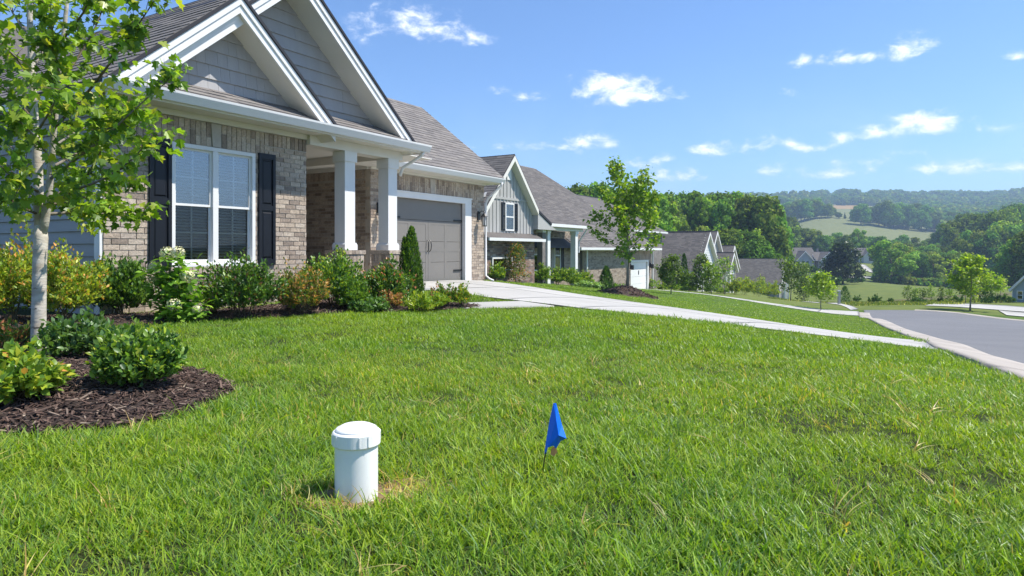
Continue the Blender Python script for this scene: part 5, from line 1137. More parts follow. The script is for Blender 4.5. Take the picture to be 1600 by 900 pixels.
def pale_tree():
    """the two-stemmed tree in the ring bed; its branches follow the ones in view, with depth of their own"""
    Y0 = 4.9; p = at(60, Y0); z0 = hs(*p); root = empty('young_pale_tree', (p[0], p[1], z0)); tag(root, 'young two-stemmed tree with pale speckled bark in the mulch ring, nearest the camera', 'tree')
    rng = np.random.default_rng(5)
    def L_(px, py, dy=0.0):
        Y = Y0 + dy; return np.array([(px - 800) / F * Y - p[0], Y - p[1], zp(py, Y) - z0])
    t = MB(); t.tube([L_(59, 566), L_(60, 540), L_(61, 470), L_(62, 410), L_(64, 372), L_(63, 352)], [.060, .050, .046, .045, .046, .038], 12)
    t.tube([L_(63, 358), L_(60, 320), L_(59, 260), L_(54, 190), L_(50, 120), L_(47, 40), L_(44, -60), L_(40, -160)], [.038, .036, .033, .028, .024, .020, .015, .006], 10)
    t.tube([L_(65, 372), L_(70, 345, -.01), L_(75, 310, -.03), L_(80, 260, -.05), L_(84, 200, -.08), L_(92, 130, -.1), L_(99, 60, -.12), L_(107, -20, -.12), L_(114, -110, -.1)], [.030, .030, .026, .022, .021, .020, .016, .012, .005], 10)
    t.build('trunk', 'pale_bark', root, smooth=True)
    br = [[(84, 200, -.08), (118, 165, -.25), (150, 128, -.35), (185, 80, -.45), (215, 40, -.5), (245, -5, -.55)],
          [(78, 280, -.04), (110, 255, -.2), (150, 225, -.4), (190, 190, -.5), (228, 155, -.55), (268, 122, -.6)],
          [(80, 262, -.05), (120, 240, .15), (165, 215, .3), (205, 175, .4)], [(100, 310, -.1), (140, 270, -.15), (165, 215, -.2), (190, 180, -.25)],
          [(74, 320, -.02), (110, 300, -.3), (160, 280, -.5), (205, 250, -.6), (238, 212, -.7)], [(72, 335, -.01), (115, 332, .1), (150, 333, .25), (185, 336, .3), (215, 328, .35)],
          [(61, 335, 0), (30, 322, -.2), (0, 300, -.3), (-50, 290, -.4)], [(60, 290, 0), (40, 250, .25), (10, 225, .4), (-40, 205, .5)], [(57, 230, 0), (30, 200, -.35), (0, 175, -.5), (-60, 150, -.6)],
          [(54, 190, 0), (20, 150, .3), (-20, 120, .5)], [(51, 130, 0), (25, 90, -.3), (-10, 60, -.4), (-50, 20, -.5)], [(50, 110, 0), (75, 60, .3), (80, 0, .4)], [(92, 130, -.1), (125, 85, .1), (150, 40, .2), (165, 0, .3)],
          [(93, 120, -.1), (85, 70, -.35), (75, 10, -.5)], [(48, 60, 0), (20, 20, .2), (0, -30, .3)], [(99, 60, -.12), (130, 20, -.3), (150, -30, -.4)], [(82, 230, -.06), (120, 205, .5), (150, 190, .8), (175, 165, 1.0)],
          [(59, 260, 0), (90, 235, .5), (110, 205, .8)], [(60, 300, 0), (35, 285, -.5), (10, 270, -.8)], [(56, 210, 0), (80, 170, -.6), (95, 140, -.9)], [(80, 250, -.05), (55, 215, -.5), (30, 190, -.7)],
          [(75, 320, 0), (120, 312, .4), (160, 300, .7), (205, 285, .8)], [(47, 20, 0), (60, -30, .3), (70, -90, .5)], [(105, 0, -.12), (130, -50, .1), (150, -100, .2)],
          [(84, 190, -.08), (84, 150, -.3), (79, 100, -.4), (85, 60, -.45)], [(59, 320, 0), (85, 305, .45), (110, 290, .7)], [(60, 310, 0), (20, 300, .45), (-20, 310, .6)]]
    tw = []
    for i, b in enumerate(br):
        pts = [L_(*q) for q in b]; n_ = len(pts); r0 = .013 if i < 6 else .010; pts = smooth_poly(pts, 3, False)
        mb = MB(); mb.tube(pts, list(np.linspace(r0, .003, len(pts))), 6); mb.build('branch', 'bark_young' if i % 3 else 'stem', root, smooth=True)
        tb = MB()
        for k in range(2, len(pts)):
            for rpt in range(2):
                d = unit(unit(pts[k] - pts[k - 1]) * .6 + rng.normal(size=3) * .6 + np.array([0, 0, .1])); e = pts[k] + d * rng.uniform(.06, .22); tb.tube([pts[k], (pts[k] + e) / 2 + [0, 0, .01], e], [.003, .0022, .001], 4, cap=False)
                tw.append((pts[k], e))
        tw.append((pts[-2], pts[-1])); tb.build('twig', 'stem', root)
    pal = [((.13, .235, .03), 5), ((.18, .285, .035), 4), ((.08, .16, .025), 4), ((.26, .32, .05), 2), ((.05, .11, .02), 2)]
    n = 3600; P, D, Nn, S, C = leaves_on(rng, tw, n, .066, pal, .035, T_MAPLE)
    D = unit(D * .75 + [0, 0, -.42]); 
    near = np.argsort(np.linalg.norm(P + [p[0], p[1], z0], axis=1) + (np.abs((P[:, 0] + p[0]) / (P[:, 1] + p[1]) + .55) > .22) * 5)[:290]
    ms = [mesh_from('leaf', T_MAPLE[0], T_MAPLE[1], 'leaf', [c[0]] * 6, False) for c in pal] + [mesh_from('leaf', T_MAPLE[0], T_MAPLE[1], 'leaf', [tuple(v * 1.25 for v in c[0])] * 6, False) for c in pal[:3]]
    for k, i in enumerate(near):
        Di = D[i]; X_ = unit(np.cross(Di, Nn[i])); Z_ = np.cross(X_, Di); o = link('leaf', ms[k % len(ms)], root)
        o.matrix_basis = Matrix([[X_[a] * S[i], Di[a] * S[i], Z_[a] * S[i], P[i][a]] for a in range(3)] + [[0, 0, 0, 1]])
    keep = np.ones(n, bool); keep[near] = False
    scatter('crown', T_MAPLE, P[keep], D[keep], Nn[keep], S[keep], C[keep], 'leaf', root, kind='stuff')
pale_tree()

# second lot: maple in its mulch mound, shrubs and conifers along the second house
mp = at(981, 26.0)
def mound():
    n = 26; V = []; Fs = []; rng = random.Random(4)
    for i in range(9):
        r = 1.0 * i / 8
        for k in range(n):
            a = 2 * math.pi * k / n; rr = r * 1.28 * (1 + .08 * math.sin(3 * a + 1) + .05 * math.sin(7 * a)); x, y = mp[0] + rr * math.cos(a), mp[1] + rr * math.sin(a) * .9
            V.append((x, y, hs(x, y) + .05 * (1 - r ** 6) - .03 * (r == 1) + rng.uniform(-.03, .03) * (r > 0)))
    for i in range(8):
        for k in range(n): Fs.append((i * n + k, i * n + (k + 1) % n, (i + 1) * n + (k + 1) % n, (i + 1) * n + k))
    tag(link('mulch_mound', mesh_from('mulch_mound', V, [f[::-1] for f in Fs], 'mulch', None, True)), kind='structure')
mound()
PAL_Y = [((.11, .20, .035), 5), ((.16, .26, .04), 4), ((.07, .14, .025), 4), ((.24, .30, .05), 1)]
young_tree('maple_tree', 'young maple with an open crown in a brown mulch mound on the second lawn', 981, 26.0, 4.0, 2.3, .30, 24, 3000, .14, PAL_Y, 12, up=.95, r0=.062, twigs=6, lean=(-.04, 0), prof=lambda g: 1.05 * (1 - .50 * g) * min(1, .75 + g * 2), spread=.10)
S2 = 'shrubs in front of the second house'
for i, (px, Y, wd, ht, lab) in enumerate(((774, 29.5, .95, .82, 'rounded green shrub at the left end, below the brick skirt'), (849, 33.6, .95, .92, 'light green shrub just right of the tall reddish one'), (871, 35.0, .85, .90, 'light green shrub in front of the porch window'),
        (892, 35.2, 1.1, .98, 'widest light green shrub, before the last porch column'), (914, 37.0, .95, .92, 'light green shrub right of the last porch column'))):
    shrub('porch_shrub', 'second house: ' + lab, px, Y, wd, ht, 1500, .10, [(G_LT, 5), (G_MID, 4), (G_YEL, 2)], (G_YEL, .4), S2, 90 + i)
young_tree('bronze_shrub_tree', 'tall cone of green and reddish leaves before the brick skirt of the second house', 806, 30.2, 1.75, 1.0, .05, 22, 2400, .09, [(G_MID, 5), (G_LT, 3), ((.28, .13, .04), 3)], 97, T=T_DIAMOND, up=.7, spread=.07, cat='shrub', prof=lambda g: 1.0 * (1 - g) ** .7)
for i, (px, Y, wd) in enumerate(((907, 36.3, .62), (917, 36.6, .6), (929, 37, .7), (940, 37.4, .72))):
    shrub('hosta', 'second house: low pale gray green mound, %s of the four' % ('leftmost', 'second from left', 'third from left', 'rightmost')[i], px, Y, wd, .36, 420, .14, [((.20, .28, .17), 5), ((.12, .2, .1), 3)], None, 'pale low mounds by the second house', 110 + i, upright=0)
cone_shrub('cone_conifer', 'small dark green pointed conifer before the brick wall of the second house', 947, 37.6, 1.0, 1.3, 2600, .09, [(G_DARK, 5), (G_MID, 3)], 120)
shrub('low_shrub', 'low green shrub between the pointed conifer and the white garage door', 963, 38.6, 1.0, .38, 500, .09, [(G_MID, 4), (G_LT, 3)], None, None, 121)
# third lot
PAL_D = [((.045, .085, .022), 5), ((.08, .14, .03), 4), ((.12, .19, .035), 2)]
young_tree('lawn_tree', 'small dense green tree on the lawn in front of the third house', 1049, 40.5, 2.35, 1.6, .26, 22, 2600, .11, PAL_D, 131, up=.45, prof=lambda g: 1.1 * (1 - g) ** .75, spread=.09)
young_tree('lawn_tree', 'conical dark tree before the white gable of the third house', 1097, 58.5, 3.4, 2.2, .1, 24, 2400, .15, PAL_D, 132, up=.4, prof=lambda g: 1.1 * (1 - g) ** .8, spread=.12)
young_tree('lawn_tree', 'bright green leafy tree beside the conical one at the white gable', 1111, 57, 2.5, 1.3, .12, 16, 1100, .15, PAL_Y, 133, up=.6, spread=.14)
young_tree('lawn_tree', 'thin pale green sapling before the porch of the third house', 1132, 62, 3.2, 1.5, .2, 12, 700, .15, PAL_Y, 134, up=.9, spread=.15)
cone_shrub('cone_conifer', 'dark upright conifer at the left corner of the third house', 1069, 57, 1.0, 3.2, 1500, .14, [(G_DARK, 5)], 135)
T3 = 'low shrubs along the third house'
for i, (px, Y, wd, ht, l3) in enumerate(((1021, 50, 1.1, .9, 'beside the white garage door corner'), (1036, 52, .9, .5, 'low, second from the white garage door'), (1054, 55, 1.1, .6, 'below the lawn tree crown, left'), (1077, 60, 1.0, .9, 'yellow green at the downspout'), (1088, 61, 1.0, .6, 'under the conical tree'),
        (1109, 62, 1.0, .55, 'below the bright leafy tree'), (1122, 64, 1.2, .8, 'left of the porch posts'), (1131, 64.5, 1, .6, 'at the porch posts'))):
    shrub('low_shrub', 'third house: small shrub ' + l3, px, Y, wd, ht, 520, .13, [(G_LT, 4), (G_MID, 4), (G_YEL, 2)], None, T3, 140 + i)
for i, (px, Y, wd, ht, l4) in enumerate(((1148, 66, 1.7, 1.6, 'leftmost'), (1163, 70, 2.2, 1.9, 'second from left'), (1183, 74, 3.0, 2.1, 'widest, third from left'), (1203, 78, 2.2, 2.0, 'rightmost, olive brown'))):
    shrub('gold_shrub', 'big yellow green shrub before the low house, ' + l4, px, Y, wd, ht, 1500, .17, [(G_YEL, 4), (G_LT, 4), (G_OLIVE, 4)], (G_YEL, .5), 'shrubs before the low house', 150 + i)
# saplings where the lawns end
young_tree('sapling', 'bright yellow green sapling standing between the short concrete paths', 1283, 46, 2.5, 1.75, .28, 18, 1500, .15, [((.2, .3, .04), 5), ((.13, .22, .03), 4)], 161, up=.55, prof=lambda g: 1.1 * (1 - g) ** .8, spread=.12)
young_tree('sapling', 'slim green sapling right of the low house corner', 1236, 70, 4.1, 2.3, .25, 16, 1200, .2, PAL_D, 162, up=.8, spread=.18)
young_tree('sapling', 'darker slim tree behind the slim sapling, towards the far house', 1255, 112, 6.4, 3.2, .2, 18, 1200, .3, PAL_D, 163, up=.8, spread=.25)
young_tree('sapling', 'short dark bushy sapling left of the short concrete paths', 1257, 72, 2.6, 1.7, .08, 14, 900, .18, PAL_D, 164, up=.7, spread=.16)
cone_shrub('cone_conifer', 'small conifer just right of the gray post', 1320, 80, 1.7, 2.0, 900, .16, [(G_DARK, 4), (G_MID, 3)], 165)
def post():
    p = at(1311, 57); z = hs(*p); r = empty('gray_post', (p[0], p[1], z)); tag(r, 'gray utility post standing at the end of the short concrete paths', 'post')
    q = MB(); q.box(-.09, .09, -.09, .09, -.1, 1.12); q.build('post_body', 'batten_gray', r); q = MB(); q.box(-.11, .11, -.11, .11, 1.12, 1.2); q.build('post_cap', 'white_trim', r)
post()
def big_dark():
    young_tree('dark_tree', 'big very dark spreading tree standing alone in the field before the far houses', 1316, 168, 10.0, 7.0, .14, 34, 6500, .46, [((.016, .032, .012), 5), ((.03, .055, .018), 3)], 171, T=T_BLOB, up=.35, bark='bark', spread=.55, r0=.25, prof=lambda g: 1.15 * (1 - g) ** .55)
    for i, (px, Y, wd, ht, l5) in enumerate(((1304, 160, 3.6, 2.2, 'under the big dark tree, left of its trunk'), (1269, 165, 1.8, 1.9, 'in the open field left of the big dark tree'), (1272, 213, 3.5, 2.4, 'at the front wall of the far gray house'), (1337, 175, 4, 1.6, 'flat, right of the big dark tree'))):
        shrub('dark_bush', 'dark bush ' + l5, px, Y, wd, ht, 800, .3, [(G_DARK, 5)], None, None, 172 + i, T=T_BLOB, mat_='far_leaf')
big_dark()
# across the street
young_tree('street_tree', 'bright green street tree beyond the road, tallest on the right', 1517, 45.3, 3.65, 2.3, .28, 26, 2800, .17, [((.17, .27, .03), 5), ((.11, .20, .03), 4), ((.25, .33, .05), 2)], 181, up=.5, r0=.055, prof=lambda g: 1.15 * (1 - g) ** .62, spread=.13)
young_tree('street_tree', 'smaller yellow green tree left of the pale blue house', 1563, 58, 2.2, .6, .45, 12, 330, .12, [((.16, .25, .04), 5)], 182, up=.6, spread=.14)
young_tree('street_tree', 'thin pale sapling just left behind the tallest street tree', 1508, 57, 2.3, 1.1, .3, 12, 500, .15, [((.1, .15, .06), 5)], 183, up=.7, spread=.13)
young_tree('street_tree', 'thin pale sapling just right behind the tallest street tree', 1522, 58, 2.0, 1.2, .25, 12, 600, .15, [((.08, .13, .05), 5)], 184, up=.7, spread=.13)
cone_shrub('cone_conifer', 'dark small conifer between the street trees and the blue house', 1541, 57, 1.25, 1.75, 900, .15, [(G_DARK, 5)], 185)
for i, (px, ht, wd) in enumerate(((1418, 1.65, .95), (1430, 1.5, .8), (1442, 1.45, .8), (1455, 1.7, 1.0), (1471, 1.55, .7), (1484, 1.45, .8))):
    young_tree('hedge_sapling', 'sapling in the row beyond the road, %s' % ('leftmost', 'second, with a dark bush at its foot', 'third', 'fourth and bushiest', 'fifth and thinnest', 'rightmost')[i], px, 60, ht * .9, wd * .62, .16, 12, 330, .10, PAL_Y if i % 2 else PAL_D, 190 + i, group='saplings in a row beyond the road', up=.7, spread=.10)
for i, (px, Y, wd, ht, l6) in enumerate(((1431, 58, 1.1, .5, 'at the foot of the second sapling'), (1441, 59, .7, .25, 'flat, before the third sapling'), (1469, 60, .6, .35, 'between fourth and fifth sapling'), (1496, 60, 1.1, .6, 'between the sapling row and the tall street tree'), (1556, 58, .9, .7, 'left of the yellow green tree trunk'),
        (1565, 59, 1.0, .9, 'right of the yellow green tree trunk'), (1576, 58.5, 1.0, .5, 'against the blue house wall'), (1371, 62, .8, .85, 'spiky, in the weeds beyond the road end'), (1362, 63, .7, .6, 'left of the spiky one beyond the road end'), (1392, 61, .5, .45, 'right of the spiky one beyond the road end'), (1339, 66, .8, .8, 'thin, near the gray post'))):
    shrub('dark_bush', 'small dark bush ' + l6, px, Y, wd, ht, 420, .12, [(G_DARK, 5), (G_MID, 2)], None, 'small bushes beyond the road', 200 + i)

# ---------------------------------------------------------------- woods
def crown_mesh(seed, kind, n=7000, ls=.36):
    """a 10 m tree's crown; kinds: round, tall, loose, cedar"""
    rng = np.random.default_rng(seed); P = []; Nn = []; Cb = []
    nb = {'round': 20, 'tall': 22, 'loose': 17, 'cedar': 16}[kind]; pal = {'round': [((.05, .10, .022), 5), ((.075, .13, .028), 4), ((.035, .07, .018), 3)], 'tall': [((.06, .115, .025), 5), ((.09, .15, .03), 4), ((.04, .075, .02), 3)],
          'loose': [((.09, .15, .035), 5), ((.12, .18, .045), 3), ((.06, .10, .03), 3)], 'cedar': [((.022, .045, .018), 5), ((.035, .06, .022), 3)]}[kind]
    tn = np.array([rng.uniform(.8, 1.35), rng.uniform(.88, 1.15), rng.uniform(.75, 1.25)]) * rng.uniform(.8, 1.2); pal = [(tuple(np.array(c) * tn), w_) for c, w_ in pal]
    W = {'round': 3.9, 'tall': 2.5, 'loose': 3.2, 'cedar': 2.0}[kind]
    for b in range(nb):
        f = (b + .5) / nb; th = b * 2.4 + rng.uniform(-.5, .5)
        if kind == 'round': z = 2.2 + 6.6 * f; rr = W * math.sqrt(max(.05, 1 - ((f - .38) / .66) ** 2)) * .66; br = rng.uniform(1.3, 2.1) * (1.05 - .35 * f)
        elif kind == 'tall': z = 1.2 + 8.0 * f; rr = W * math.sqrt(max(.04, 1 - ((f - .4) / .65) ** 2)) * .62; br = rng.uniform(.9, 1.5) * (1.1 - .4 * f)
        elif kind == 'loose': z = 2.0 + 7.0 * f; rr = W * math.sqrt(max(.04, 1 - ((f - .5) / .6) ** 2)) * rng.uniform(.5, .95); br = rng.uniform(.8, 1.5)
        else: z = .8 + 8.6 * f; rr = W * (1 - f) * .5; br = max(.4, W * (1 - f) * .75)
        c = np.array([math.cos(th) * rr, math.sin(th) * rr, z]); m = max(20, int(n * br ** 2 / (nb * 2.0))); d = randdir(rng, m); d[:, 2] = d[:, 2] * .9 + .12
        lump = 1 + .22 * np.sin(d[:, 0] * 7 + b) * np.sin(d[:, 1] * 6 + b * 2) * np.sin(d[:, 2] * 5)
        P.append(c + d * br * (rng.uniform(.55, 1.06, m) * lump)[:, None] * [1, 1, .85]); Nn.append(unit(d + rng.normal(size=(m, 3)) * .45)); Cb.append(np.full(m, rng.uniform(.72, 1.3)))
    P = np.vstack(P); Nn = np.vstack(Nn); Cb = np.concatenate(Cb); m = len(P); D = unit(np.cross(Nn, randdir(rng, m)))
    C = pal_pick(rng, m, pal, .3) * Cb[:, None]
    return scatter('__mesh__', T_BLOB, P, D, Nn, ls * rng.uniform(.5, 1.25, m), C, 'far_leaf')
CROWNS = {}
for kd, cnt in (('round', 4), ('tall', 4), ('loose', 3), ('cedar', 2)):
    for i in range(cnt): CROWNS[kd + str(i)] = crown_mesh(300 + i * 7 + len(kd), kd, 7000, .36 if kd != 'cedar' else .32)
def trunk_mesh(seed):
    rng = random.Random(seed); q = MB(); q.tube([(0, 0, -.6), (.05, 0, 1.5), (rng.uniform(-.2, .2), rng.uniform(-.2, .2), 4.5), (rng.uniform(-.4, .4), 0, 8.5)], [.24, .19, .13, .03], 7)
    for i in range(7):
        a = i * 2.4; z = 2.4 + i * .8; q.tube([(0, 0, z), (math.cos(a) * 1.1, math.sin(a) * 1.1, z + .9), (math.cos(a) * 2.0, math.sin(a) * 2.0, z + 1.9)], [.08, .055, .02], 5)
    return mesh_from('trunk', q.V, q.F, 'bark', q.C, True)
TRUNKS = [trunk_mesh(i) for i in range(3)]
def wood_tree(px, Y, top, name, label, group, kind, wf=1.0, seed=0):
    rng = random.Random(seed * 13 + int(px * 7)); p = at(px, Y); z = hs(*p); ht = max(zp(top, Y) - z, 2.0); s = ht / 9.9
    r = empty(name, (p[0], p[1], z - .1), rng.uniform(0, 6.28)); label = {'round': 'broad-crowned ', 'tall': 'narrow upright ', 'loose': 'airy ', 'cedar': ''}[kind] + label if group and 'lone' not in label else label; tag(r, label, 'tree', group)
    key = rng.choice([k for k in CROWNS if k.startswith(kind)]); c = link('crown', CROWNS[key], r); t = link('trunk', TRUNKS[rng.randrange(3)], r)
    w_ = s ** .75 * wf * rng.uniform(.9, 1.15) * 1.05; r.scale = (w_, w_, s); return r
def woods():
    rng = random.Random(42); cnt = [0]
    def row(group, label, cat, n, px0, px1, Y0, Y1, topf, kinds, wf=1.0, name='wood_tree'):
        for i in range(n):
            px = px0 + (px1 - px0) * (i + rng.uniform(.1, .9)) / n; Y = rng.uniform(Y0, Y1); kd = rng.choice(kinds)
            wood_tree(px, Y, topf(px) + rng.uniform(-5, 7), name, label, group, kd, wf, cnt[0]); cnt[0] += 1
    interp = lambda xs, ys: (lambda x: float(np.interp(x, xs, ys)))
    f1 = interp([870, 900, 930, 960, 1000, 1040, 1075, 1100, 1130, 1160, 1200, 1230, 1260], [293, 291, 287, 290, 290, 306, 298, 297, 302, 300, 306, 318, 330])
    G1 = 'tall trees of the wood behind the houses'
    row(G1, 'tall leafy tree in the dense wood rising behind the house roofs', 'tree', 17, 1030, 1200, 137, 150, f1, ['tall', 'tall', 'round'], .85)
    row(G1, 'tall leafy tree in the dense wood rising behind the house roofs', 'tree', 17, 1020, 1206, 155, 180, lambda x: f1(x) + 3, ['tall', 'round'], .85)
    row(G1, 'tall leafy tree in the dense wood rising behind the house roofs', 'tree', 11, 1035, 1192, 128, 134, lambda x: f1(x) + 52, ['round', 'loose', 'tall'], .85)
    G1b = 'trees showing above the second house roof'
    row(G1b, 'leafy tree top showing above the roof line of the second house', 'tree', 13, 872, 1040, 96, 125, f1, ['round', 'tall'], .8)
    G1c = 'lower trees at the foot of the wood'
    row(G1c, 'lower bright tree at the foot of the wood, beside the far pale house', 'tree', 5, 1150, 1200, 130, 150, lambda x: 372 + (x - 1150) * .08, ['round', 'loose'], 1.0)
    wood_tree(1183, 128, 374, 'wood_tree', 'round bright green tree just above the roof of the low house', None, 'round', 1.1, 901)
    G2 = 'trees behind the far houses'
    row(G2, 'tree in the belt behind the far houses, below the pale field', 'tree', 30, 1188, 1480, 275, 330, interp([1188, 1210, 1235, 1260, 1300, 1380, 1400, 1450, 1480], [308, 318, 342, 358, 366, 369, 367, 376, 368]), ['round', 'tall', 'loose'], 1.0)
    row(G2, 'tree in the belt behind the far houses, below the pale field', 'tree', 14, 1388, 1490, 232, 262, interp([1350, 1420, 1490], [386, 380, 384]), ['round', 'loose', 'tall'], 1.0)
    G3 = 'light green trees along the back of the mown field'
    row(G3, 'light green tree in the clump along the back edge of the mown field', 'tree', 15, 1376, 1512, 196, 212, interp([1376, 1400, 1440, 1512], [396, 388, 392, 392]), ['loose', 'loose', 'round'], .95)
    wood_tree(1393, 190, 374, 'wood_tree', 'tall loose pale green tree at the left end of the field clump', None, 'loose', 1.25, 902)
    wood_tree(1341, 290, 356, 'wood_tree', 'thin open tree standing above the far cottage roof', None, 'loose', .8, 903); wood_tree(1377, 236, 404, 'wood_tree', 'small rounded tree on the lawn right of the far cottage', None, 'round', .9, 904)
    G4 = 'big trees of the wooded slope on the right'
    row(G4, 'big leafy tree on the wooded slope at the right side', 'tree', 14, 1500, 1625, 200, 235, interp([1500, 1540, 1570, 1625], [372, 355, 345, 340]), ['round', 'tall'], 1.0)
    row(G4, 'big leafy tree on the wooded slope at the right side', 'tree', 16, 1475, 1640, 250, 330, interp([1475, 1520, 1560, 1640], [352, 330, 322, 318]), ['round', 'round', 'tall'], 1.0)
    row(G4, 'big leafy tree on the wooded slope at the right side', 'tree', 8, 1570, 1640, 130, 160, interp([1560, 1600, 1640], [392, 362, 350]), ['round', 'tall'], 1.0)
    G5 = 'dark trees along the upper edge of the pale field'
    row(G5, 'dark rounded tree along the upper edge of the pale far field', 'tree', 12, 1222, 1302, 640, 665, interp([1225, 1260, 1300], [318, 312, 316]), ['round'], 1.15)
    row(G5, 'dark rounded tree along the upper edge of the pale far field', 'tree', 26, 1336, 1500, 590, 625, interp([1336, 1370, 1400, 1440, 1500], [322, 316, 314, 322, 334]), ['round'], 1.15)
    for i, px in enumerate((1310, 1320, 1330)): wood_tree(px, 640, 331, 'wood_tree', 'small lone round tree in the pale field, %s of three' % ('leftmost', 'middle', 'rightmost')[i], 'three lone trees in the pale field', 'cedar' if i else 'round', 1.1, 910 + i)
woods()

def instancer(name, sources, P, rot, scl, idx, kind='stuff', label=None, cat=None):
    """one object: copies of the source meshes on points (geometry nodes)"""
    me = bpy.data.meshes.new(name + '_points'); me.vertices.add(len(P)); me.vertices.foreach_set('co', P.astype('f4').ravel())
    a = me.attributes.new('rot', 'FLOAT_VECTOR', 'POINT'); a.data.foreach_set('vector', rot.astype('f4').ravel())
    a = me.attributes.new('scl', 'FLOAT_VECTOR', 'POINT'); a.data.foreach_set('vector', scl.astype('f4').ravel())
    a = me.attributes.new('idx', 'INT', 'POINT'); a.data.foreach_set('value', idx.astype('i4'))
    o = link(name, me); tag(o, label, cat, None, kind)
    col = bpy.data.collections.new(name + '_sources')
    for i, m_ in enumerate(sources): so_ = bpy.data.objects.new('%s_source_%02d' % (name, i), m_); col.objects.link(so_)
    ng = bpy.data.node_groups.new(name, 'GeometryNodeTree'); ng.interface.new_socket('Geometry', in_out='INPUT', socket_type='NodeSocketGeometry'); ng.interface.new_socket('Geometry', in_out='OUTPUT', socket_type='NodeSocketGeometry')
    N = ng.nodes; L = ng.links; gi = N.new('NodeGroupInput'); go = N.new('NodeGroupOutput'); ci = N.new('GeometryNodeCollectionInfo'); ci.inputs['Collection'].default_value = col
    ci.inputs['Separate Children'].default_value = True; ci.inputs['Reset Children'].default_value = True
    ip = N.new('GeometryNodeInstanceOnPoints'); ip.inputs['Pick Instance'].default_value = True
    def attr(nm, ty): n = N.new('GeometryNodeInputNamedAttribute'); n.data_type = ty; n.inputs['Name'].default_value = nm; return n.outputs['Attribute']
    e = N.new('FunctionNodeEulerToRotation'); L.new(attr('rot', 'FLOAT_VECTOR'), e.inputs[0])
    L.new(gi.outputs[0], ip.inputs['Points']); L.new(ci.outputs[0], ip.inputs['Instance']); L.new(attr('idx', 'INT'), ip.inputs['Instance Index']); L.new(e.outputs[0], ip.inputs['Rotation']); L.new(attr('scl', 'FLOAT_VECTOR'), ip.inputs['Scale'])
    L.new(ip.outputs[0], go.inputs[0]); md = o.modifiers.new('instances', 'NODES'); md.node_group = ng; return o
def far_wood():
    rng = np.random.default_rng(99); P = []; S = []
    def fill(n, k0, k1, Y0, Y1, hmin, hmax, ok=lambda k, Y: True):
        m = 0
        while m < n:
            Y = math.sqrt(rng.uniform(Y0 ** 2, Y1 ** 2)); k = rng.uniform(k0, k1)
            if not ok(k, Y): continue
            P.append((k * Y, Y)); S.append(rng.uniform(hmin, hmax)); m += 1
    pf = lambda k, Y: not (k < .64 and 330 < Y < 545) 
    fill(1300, .1, .95, 1180, 1500, 8, 25)                        # ridge
    fill(700, .1, .95, 900, 1180, 12, 19, lambda k, Y: not (.42 < k < .60 and Y < 1060) )
    fill(420, .62, .95, 620, 900, 12, 18); fill(420, .66, .95, 330, 620, 12, 18); fill(70, .645, .70, 430, 640, 12, 17)
    fill(260, .38, .66, 700, 900, 8, 13, lambda k, Y: (Y > 800 and k > .55) or k > .60 or k < .40)
    fill(160, .37, .60, 1000, 1080, 10, 15)
    fill(900, -.9, .38, 500, 1500, 13, 20); fill(500, .95, 1.5, 400, 1500, 13, 20)
    P2 = np.array(P); z = H(P2); S = np.array(S) / 9.9; n = len(S); keys = [k for k in CROWNS if k[:-1] in ('round', 'tall')]
    low = [crown_mesh(500 + i, 'round', 420, 1.5) for i in range(4)]
    rot = np.column_stack([np.zeros(n), np.zeros(n), rng.uniform(0, 6.28, n)]); w_ = S * rng.uniform(.85, 1.25, n)
    instancer('far_wood', low, np.column_stack([P2, z - .8 * S]), rot, np.column_stack([w_, w_, S]), rng.integers(0, 4, n), label='hazy wooded hills rising beyond the fields to the horizon', cat='wood')
far_wood()
def undergrowth():
    """brush at the feet of the woods and rough weeds beyond the road"""
    rng = np.random.default_rng(5); P = []; D = []
    for n, x0, x1, Y0, Y1, hh in ((210, 1020, 1190, 125, 130, 1.8), (220, 1370, 1520, 190, 200, 2.0), (260, 1490, 1640, 180, 215, 3.0), (200, 1200, 1400, 262, 275, 2.4), (140, 1388, 1500, 226, 236, 2.5)):
        for i in range(n): Y = rng.uniform(Y0, Y1); P.append((*at(rng.uniform(x0, x1), Y), hh * rng.uniform(.5, 1.2)))
    P = np.array(P); n = len(P); low = [crown_mesh(600 + i, 'round', 260, 2.2) for i in range(3)]; s = P[:, 2] / 9.9
    instancer('brush', low, np.column_stack([P[:, :2], H(P[:, :2]) - 2.2 * s]), np.column_stack([np.zeros(n), np.zeros(n), rng.uniform(0, 6.28, n)]), np.column_stack([s * 1.5, s * 1.5, s * 1.2]), rng.integers(0, 3, n), label='low green brush along the feet of the woods', cat='brush')
undergrowth()

